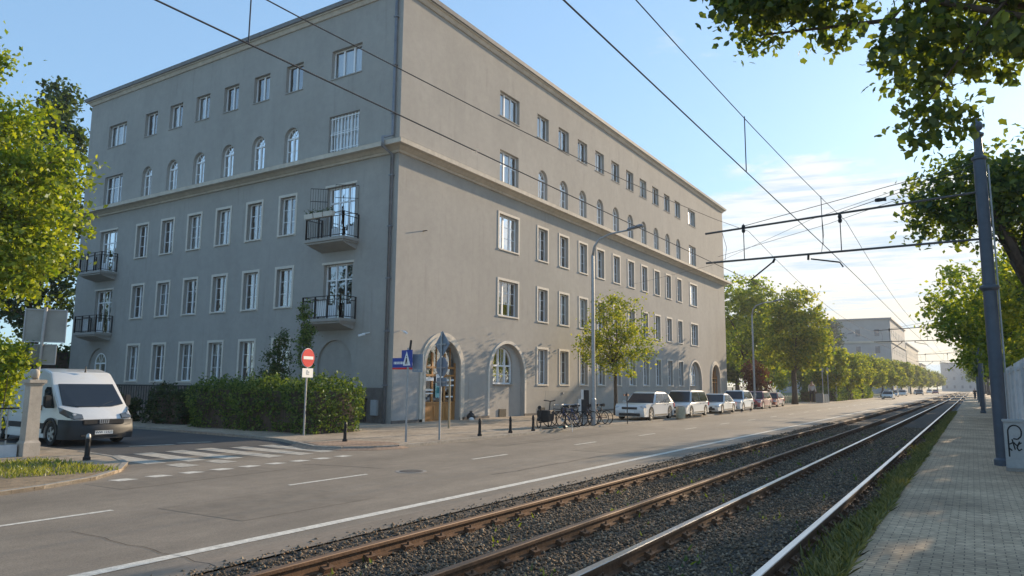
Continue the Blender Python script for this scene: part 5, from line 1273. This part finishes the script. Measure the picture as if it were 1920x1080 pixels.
MB().box(-14,-.09,0,0,.09,.24).build('plinth',M['whitewall'],o); mb=MB()
for i in range(116): mb.box(-14+.12*i,-.012,.24,-13.976+.12*i,.012,1.05)
mb.build('bars',M['galv'],o); MB().box(-14,-.02,.34,0,.02,.37).box(-14,-.02,.97,0,.02,1.0).build('rail',M['iron'],o)
o=thing('iron_railing','dark iron railing with posts behind the shrubs below the apartment windows','fence',(-24,16.4,.05))
MB().box(-11,.3,0,.2,.5,.12).build('kerb',M['plinth'],o)
mb=MB(); mb.box(-11,.38,1.36,0,.42,1.40)
for i in range(60): mb.box(-11+.18*i,.39,.12,-10.985+.18*i,.41,1.36)
mb.build('bars',M['iron'],o)
for x in (-11,-6.7,-3.2): MB().box(x-.1,.3,0,x+.1,.5,1.42).build('post',M['iron'],o)
def white_fence():
    o=thing('white_fence','ornate white fence on a plinth along the right edge behind the tram pole','fence',(1.45,14,0))
    MB().box(-.1,0,0,.14,60,.16).build('plinth',M['whitewall'],o); mb=MB(); mt=MB()
    for i in range(480):
        y=.125*i; mb.box(-.02,y,.2,.012,y+.045,2.28)
        hh=2.46+.14*abs(math.sin(i*.42)); mt.prism([(y-.01,2.32),(y+.06,2.32),(y+.025,hh)],-.015,.012,'YZ')
    mb.build('bars',M['whitewall'],o); mt.build('cresting',M['whitewall'],o)
    MB().box(-.035,0,.16,.03,60,.24).box(-.04,0,2.26,.035,60,2.33).build('rail',M['whitewall'],o)
    for i in range(17): MB().box(-.10,i*3.7-.12,.16,.14,i*3.7+.12,2.45).build('post',M['whitewall'],o)
white_fence()
# utility cabinet with graffiti
o=thing('utility_cabinet','pale grey utility cabinet with black graffiti at the foot of the tram pole','cabinet',(.64,17.55,0))
MB().box(-.17,-.13,.06,.17,.13,.95).build('body',M['greybox'],o,bevel=.012); MB().box(-.19,-.15,.95,.19,.15,1.0).build('lid',M['greybox'],o,bevel=.008); MB().box(-.18,-.14,0,.18,.14,.06).build('base',M['concrete'],o)
mb=MB(); yf=-.134
def ribbon(pts,wd=.012):
    for (x0,z0),(x1,z1) in zip(pts,pts[1:]):
        d=Vector((x1-x0,z1-z0)); d=d.normalized()*wd; nx,nz=-d.y,d.x
        mb.add([(x0-nx,yf,z0-nz),(x0+nx,yf,z0+nz),(x1+nx,yf,z1+nz),(x1-nx,yf,z1-nz)],[(0,1,2,3)])
ribbon([(-.11+.0,.28),(-.11,.55),(-.11,.72)]+[(.0+.11*math.cos(math.pi*(1-i/12)),.76+.13*math.sin(math.pi*(1-i/12))) for i in range(13)]+[(.10,.68),(.04,.62),(-.03,.63)],.013)
ribbon([(-.1,.52),(-.03,.56),(.02,.50),(.1,.56)]); ribbon([(-.05,.62),(-.01,.42)]); ribbon([(.07,.58),(.02,.46),(.05,.40),(.1,.44)]); ribbon([(-.11,.45),(-.06,.40)])
mb.build('graffiti',M['iron'],o)

# ------------------------------------------------------------------ tram poles, wires, lamps
def tram_pole(x,y,label,arms):
    o=thing('tram_pole',label,'pole',(x,y,0),0,'slate tram poles')
    MB().lathe([(.17,0),(.17,.12),(.13,.16),(.13,3.70),(.16,3.72),(.19,3.76),(.19,3.80),(.125,3.84),(.12,6.62),(.15,6.65),(.15,6.70),(.085,6.74),(.08,7.15),(.13,7.2),(.13,7.24),(.06,7.28)],n=20).build('shaft',M['polepaint'],o,bevel=0,smooth=False)
    MB().lathe([(.06,7.26)]+[(.125*math.sin(a),7.42-.125*math.cos(a)) for a in [.45+.28*i for i in range(9)]]+[(.03,7.56),(.035,7.6),(.0,7.72)],n=16).build('finial',M['polepaint'],o,smooth=True)
    sh=[c for c in o.children if c.name.startswith('shaft')][0]; sh.data.polygons.foreach_set('use_smooth',[True]*len(sh.data.polygons)); smooth_angle(sh.data,.5)
    MB().tube((.16,-.03,.3),(.155,-.03,6.5),.02,n=6).build('cable_pipe',M['galv'],o)
    if arms:
        mb=MB(); mb.path([(0,0,4.86),(-6.2,0,4.83)],.027,8); mb.path([(0,0,5.92),(-6.2,0,5.62)],.027,8); mb.build('bracket_arm',M['arm'],o)
        mb=MB(); mb.tube((-.05,0,6.6),(-5.2,0,5.72),.008,n=4); mb.tube((-.05,0,6.5),(-2.9,0,5.8),.008,n=4)
        for xx in (-5.2,-2.9): mb.tube((xx,0,4.84),(xx,0,5.78),.012,n=5); 
        mb.path([(-5.75,0,5.6),(-5.65,0,5.2),(-5.7,0,4.85)],.006,4); mb.path([(-3.3,0,5.7),(-3.28,0,5.3),(-3.35,0,4.85)],.006,4); mb.build('tie_rod',M['iron'],o)
        for xx in (-5.2,-2.9): MB().lathe([(.035,5.55),(.05,5.6),(.035,5.65),(.05,5.7),(.035,5.75)],c=(xx,0,0),n=8).build('insulator',M['blackplastic'],o)
        mb=MB(); mb.lathe([(.04,-.12),(.05,-.04),(.04,.05),(.05,.12)],c=(-2.0,0,6.0),n=8,axis='X'); mb.build('insulator',M['blackplastic'],o)
        mb=MB(); mb.tube((-4.45,0,4.80),(-4.5,0,4.70),.03,n=6); mb.path([(-4.5,0,4.72),(-5.05,-.02,4.30)],.02,6); mb.build('registration_arm',M['iron'],o); mb=MB(); mb.tube((-3.65,0,4.82),(-3.66,0,4.7),.03,n=6); mb.path([(-3.6,0,4.72),(-2.95,-.02,4.58),(-2.88,-.02,4.46)],.02,6); mb.build('registration_arm',M['iron'],o)
    return o
tram_pole(.45,18.6,'tall slate grey tram pole with a ball finial, nearest, beside the utility cabinet',True)
tram_pole(.5,57.0,'slate grey tram pole carrying bracket arms, second from the front',True)
tram_pole(.6,79,'slim slate tram pole on the right pavement, third from the front',False)
tram_pole(.6,101,'slim slate tram pole on the right pavement, fourth from the front',True)
tram_pole(.6,124,'slim slate tram pole on the right pavement, farthest',False)
ys=[-19.8,18.6,57,101,140,180]
def wire(x,zf,label,r):
    o=MB(); pts=[]
    for a,b in zip(ys,ys[1:]):
        for i in range(13):
            t=i/13; pts.append((x,a+(b-a)*t,zf(t)))
    pts.append((x,ys[-1],zf(0)))
    return tag(o.path(pts,r,5).build('overhead_wire',M['wire'],smooth=True,fixn=False),label,'overhead wire','tram overhead wires')
wire(-4.6,lambda t:4.24+.03*math.cos(2*math.pi*t),'lower contact wire of the far track crossing the facade',.0075)
wire(-2.3,lambda t:4.36+.03*math.cos(2*math.pi*t),'lower contact wire above the near track',.0075)
wire(-4.62,lambda t:4.62+.95*(2*t-1)**2,'upper carrying wire of the far track crossing the facade corner',.006)
wire(-2.32,lambda t:4.95+.62*(2*t-1)**2,'upper carrying wire above the near track',.006)
def dropper(x,y,z0,z1,label): tag(MB().tube((x,y,z0),(x,y,z1),.007,n=4).build('dropper_wire',M['wire']),label,'overhead wire','wire droppers')
def zc(x,y):
    t=((y+19.8)/38.4)%1
    return (4.24+.03*math.cos(2*math.pi*t), 4.62+.95*(2*t-1)**2) if x<-4 else (4.36+.03*math.cos(2*math.pi*t), 4.95+.62*(2*t-1)**2)
for x,y,lb in ((-4.6,3.36,'short dropper joining the two far track wires above the roof edge of the facade'),(-2.3,9.25,'short dropper joining the two near track wires in the open sky'),(-2.3,15.0,'short dropper joining the near track wires just before the bracket arms')):
    a,b=zc(x,y); dropper(x,y,a,b,lb)
tag(MB().path([(.45,18.6,6.6),(-4,24,6.9),(-10,33,7.2),(-18.8,44,8.2)],.006,4).build('span_wire',M['wire']),'thin span wire from the near tram pole up to the facade','overhead wire')
tag(MB().path([(.45,18.6,6.4),(-3,20.5,5.95),(-6.6,22.6,5.7)],.006,4).build('stay_wire',M['wire']),'thin stay wire from the near tram pole to the bracket arm end','overhead wire')
def street_lamp(loc,label,h=7.0):
    o=thing('street_lamp',label,'street lamp',loc,0,'street lamps on the building side')
    MB().lathe([(.10,0),(.10,1.0),(.075,1.05),(.06,h-.3)],n=12).build('post',M['galv'],o,smooth=False)
    MB().path([(0,0,h-.35),(.08,0,h+.05),(.32,0,h+.35),(.8,0,h+.5),(1.7,0,h+.58)],[.055,.05,.042,.036,.034],8).build('arm',M['galv'],o,smooth=True)
    MB().add([(1.5,-.10,h+.55),(2.2,-.12,h+.66),(2.2,.12,h+.66),(1.5,.10,h+.55),(1.5,-.06,h+.64),(2.1,-.07,h+.76),(2.1,.07,h+.76),(1.5,.06,h+.64)],[(0,3,2,1),(4,5,6,7),(0,1,5,4),(1,2,6,5),(2,3,7,6),(3,0,4,7)]).build('lamp_head',M['zinc'],o,bevel=.03)
    return o
street_lamp((-12.52,25.65,.05),'tall grey street lamp with curved arm among the parked bicycles')
street_lamp((-12.9,52,.05),'tall grey street lamp behind the dark red parked car',6.9)
street_lamp((-12.9,88,.05),'grey street lamp far down the street among the small trees',6.9)

# ------------------------------------------------------------------ people
def skinmesh(nodes, edges, rads):
    me=bpy.data.meshes.new('tmp'); me.from_pydata(nodes,edges,[]); ob=bpy.data.objects.new('tmp',me); C.objects.link(ob)
    ob.modifiers.new('s','SKIN'); sk=me.skin_vertices[0].data
    for i,r in enumerate(rads): sk[i].radius=(r,r) if not hasattr(r,'__len__') else r
    sk[0].use_root=True
    sb=ob.modifiers.new('u','SUBSURF'); sb.levels=1; sb.render_levels=1
    bpy.context.view_layer.update()
    m2=bpy.data.meshes.new_from_object(ob.evaluated_get(bpy.context.evaluated_depsgraph_get())); bpy.data.objects.remove(ob)
    m2.polygons.foreach_set('use_smooth',[True]*len(m2.polygons)); return m2
def person(label,loc,rz,top,legs,hair,s=1.0):
    o=thing('person',label,'person',loc,rz); 
    def add(nm,me,m):
        me.materials.clear(); me.materials.append(m); ob=bpy.data.objects.new(nm,me); C.objects.link(ob); ob.parent=o; ob.scale=(s,s,s); return ob
    nod=[(0,0,.92),(0,0,1.15),(0,.01,1.40),(0,0,1.50),(0,-.02,1.58),(0,-.01,1.68),(.09,0,.88),(.10,-.06,.48),(.10,.03,.08),(.10,-.12,.04),(-.09,0,.88),(-.10,.10,.48),(-.10,.20,.10),(-.10,.08,.04),(.18,.01,1.38),(.24,.04,1.12),(.26,-.08,.90),(-.18,.01,1.38),(-.24,-.02,1.12),(-.26,-.12,.92),(.27,-.12,.83),(-.27,-.16,.85)]
    ed=[(0,1),(1,2),(2,3),(3,4),(4,5),(0,6),(6,7),(7,8),(8,9),(0,10),(10,11),(11,12),(12,13),(2,14),(14,15),(15,16),(16,20),(2,17),(17,18),(18,19),(19,21)]
    ra=[.12,.115,.13,.05,.085,.075,.09,.06,.04,.035,.09,.06,.04,.035,.055,.042,.03,.055,.042,.03,.025,.025]
    add('body',skinmesh(nod,ed,ra),M['skin'])
    add('top',skinmesh([nod[i] for i in (1,0,2,14,15,16,17,18,19)],[(0,1),(0,2),(2,3),(3,4),(4,5),(2,6),(6,7),(7,8)],[.145,.145,.15,.07,.058,.045,.07,.058,.045]),top)
    add('trousers',skinmesh([nod[i] for i in (0,6,7,8,10,11,12)],[(0,1),(1,2),(2,3),(0,4),(4,5),(5,6)],[.135,.105,.078,.055,.105,.078,.055]),legs)
    add('hair',skinmesh([(0,.02,1.66),(0,.01,1.72)],[(0,1)],[.085,.075]),hair)
    return o
p1=person('pedestrian in a pale top and dark trousers pulling a suitcase on the far pavement',(-13.25,75.5,.05),R(20),mat('pale_cloth',(.5,.46,.46),.9),mat('dark_cloth',(.03,.03,.04),.9),M['blackplastic'],1.25)
o=thing('suitcase','dark upright suitcase beside the pedestrian in the pale top','suitcase',(-12.6,75.6,.05)); MB().box(-.35,-.2,.06,.35,.2,.95).build('shell',M['zinc'],o,bevel=.05); MB().path([(-.2,0,.95),(-.2,0,1.3),(.2,0,1.3),(.2,0,.95)],.02,6).build('handle',M['blackplastic'],o)
person('distant dark dressed pedestrian walking on the right pavement under the trees',(.25,128,0),R(160),mat('black_cloth',(.02,.02,.022),.9),mat('black_cloth_trousers',(.02,.02,.025),.9),M['blackplastic'],.95)

hm=bpy.data.materials.new('haze_air'); hm.use_nodes=True; hn=hm.node_tree; hn.nodes.remove(hn.nodes['Principled BSDF'])
pv_=N(hn,'ShaderNodeVolumePrincipled'); pv_.inputs['Color'].default_value=(.9,.93,.97,1); pv_.inputs['Density'].default_value=.00042; pv_.inputs['Anisotropy'].default_value=.3
hn.links.new(pv_.outputs[0], hn.nodes['Material Output'].inputs['Volume'])
hz=MB().box(-130,-34,-1.2,60,600,27).build('haze', hm); hz['kind']='stuff'; hz['label']='thin evening haze down the street'
# ------------------------------------------------------------------ scale the whole layout to real metres
for ob in list(bpy.context.scene.objects):
    if ob.parent is None and ob.type in {'MESH','EMPTY'}:
        ob.location = Vector(ob.location)*SC; ob.scale = Vector(ob.scale)*SC
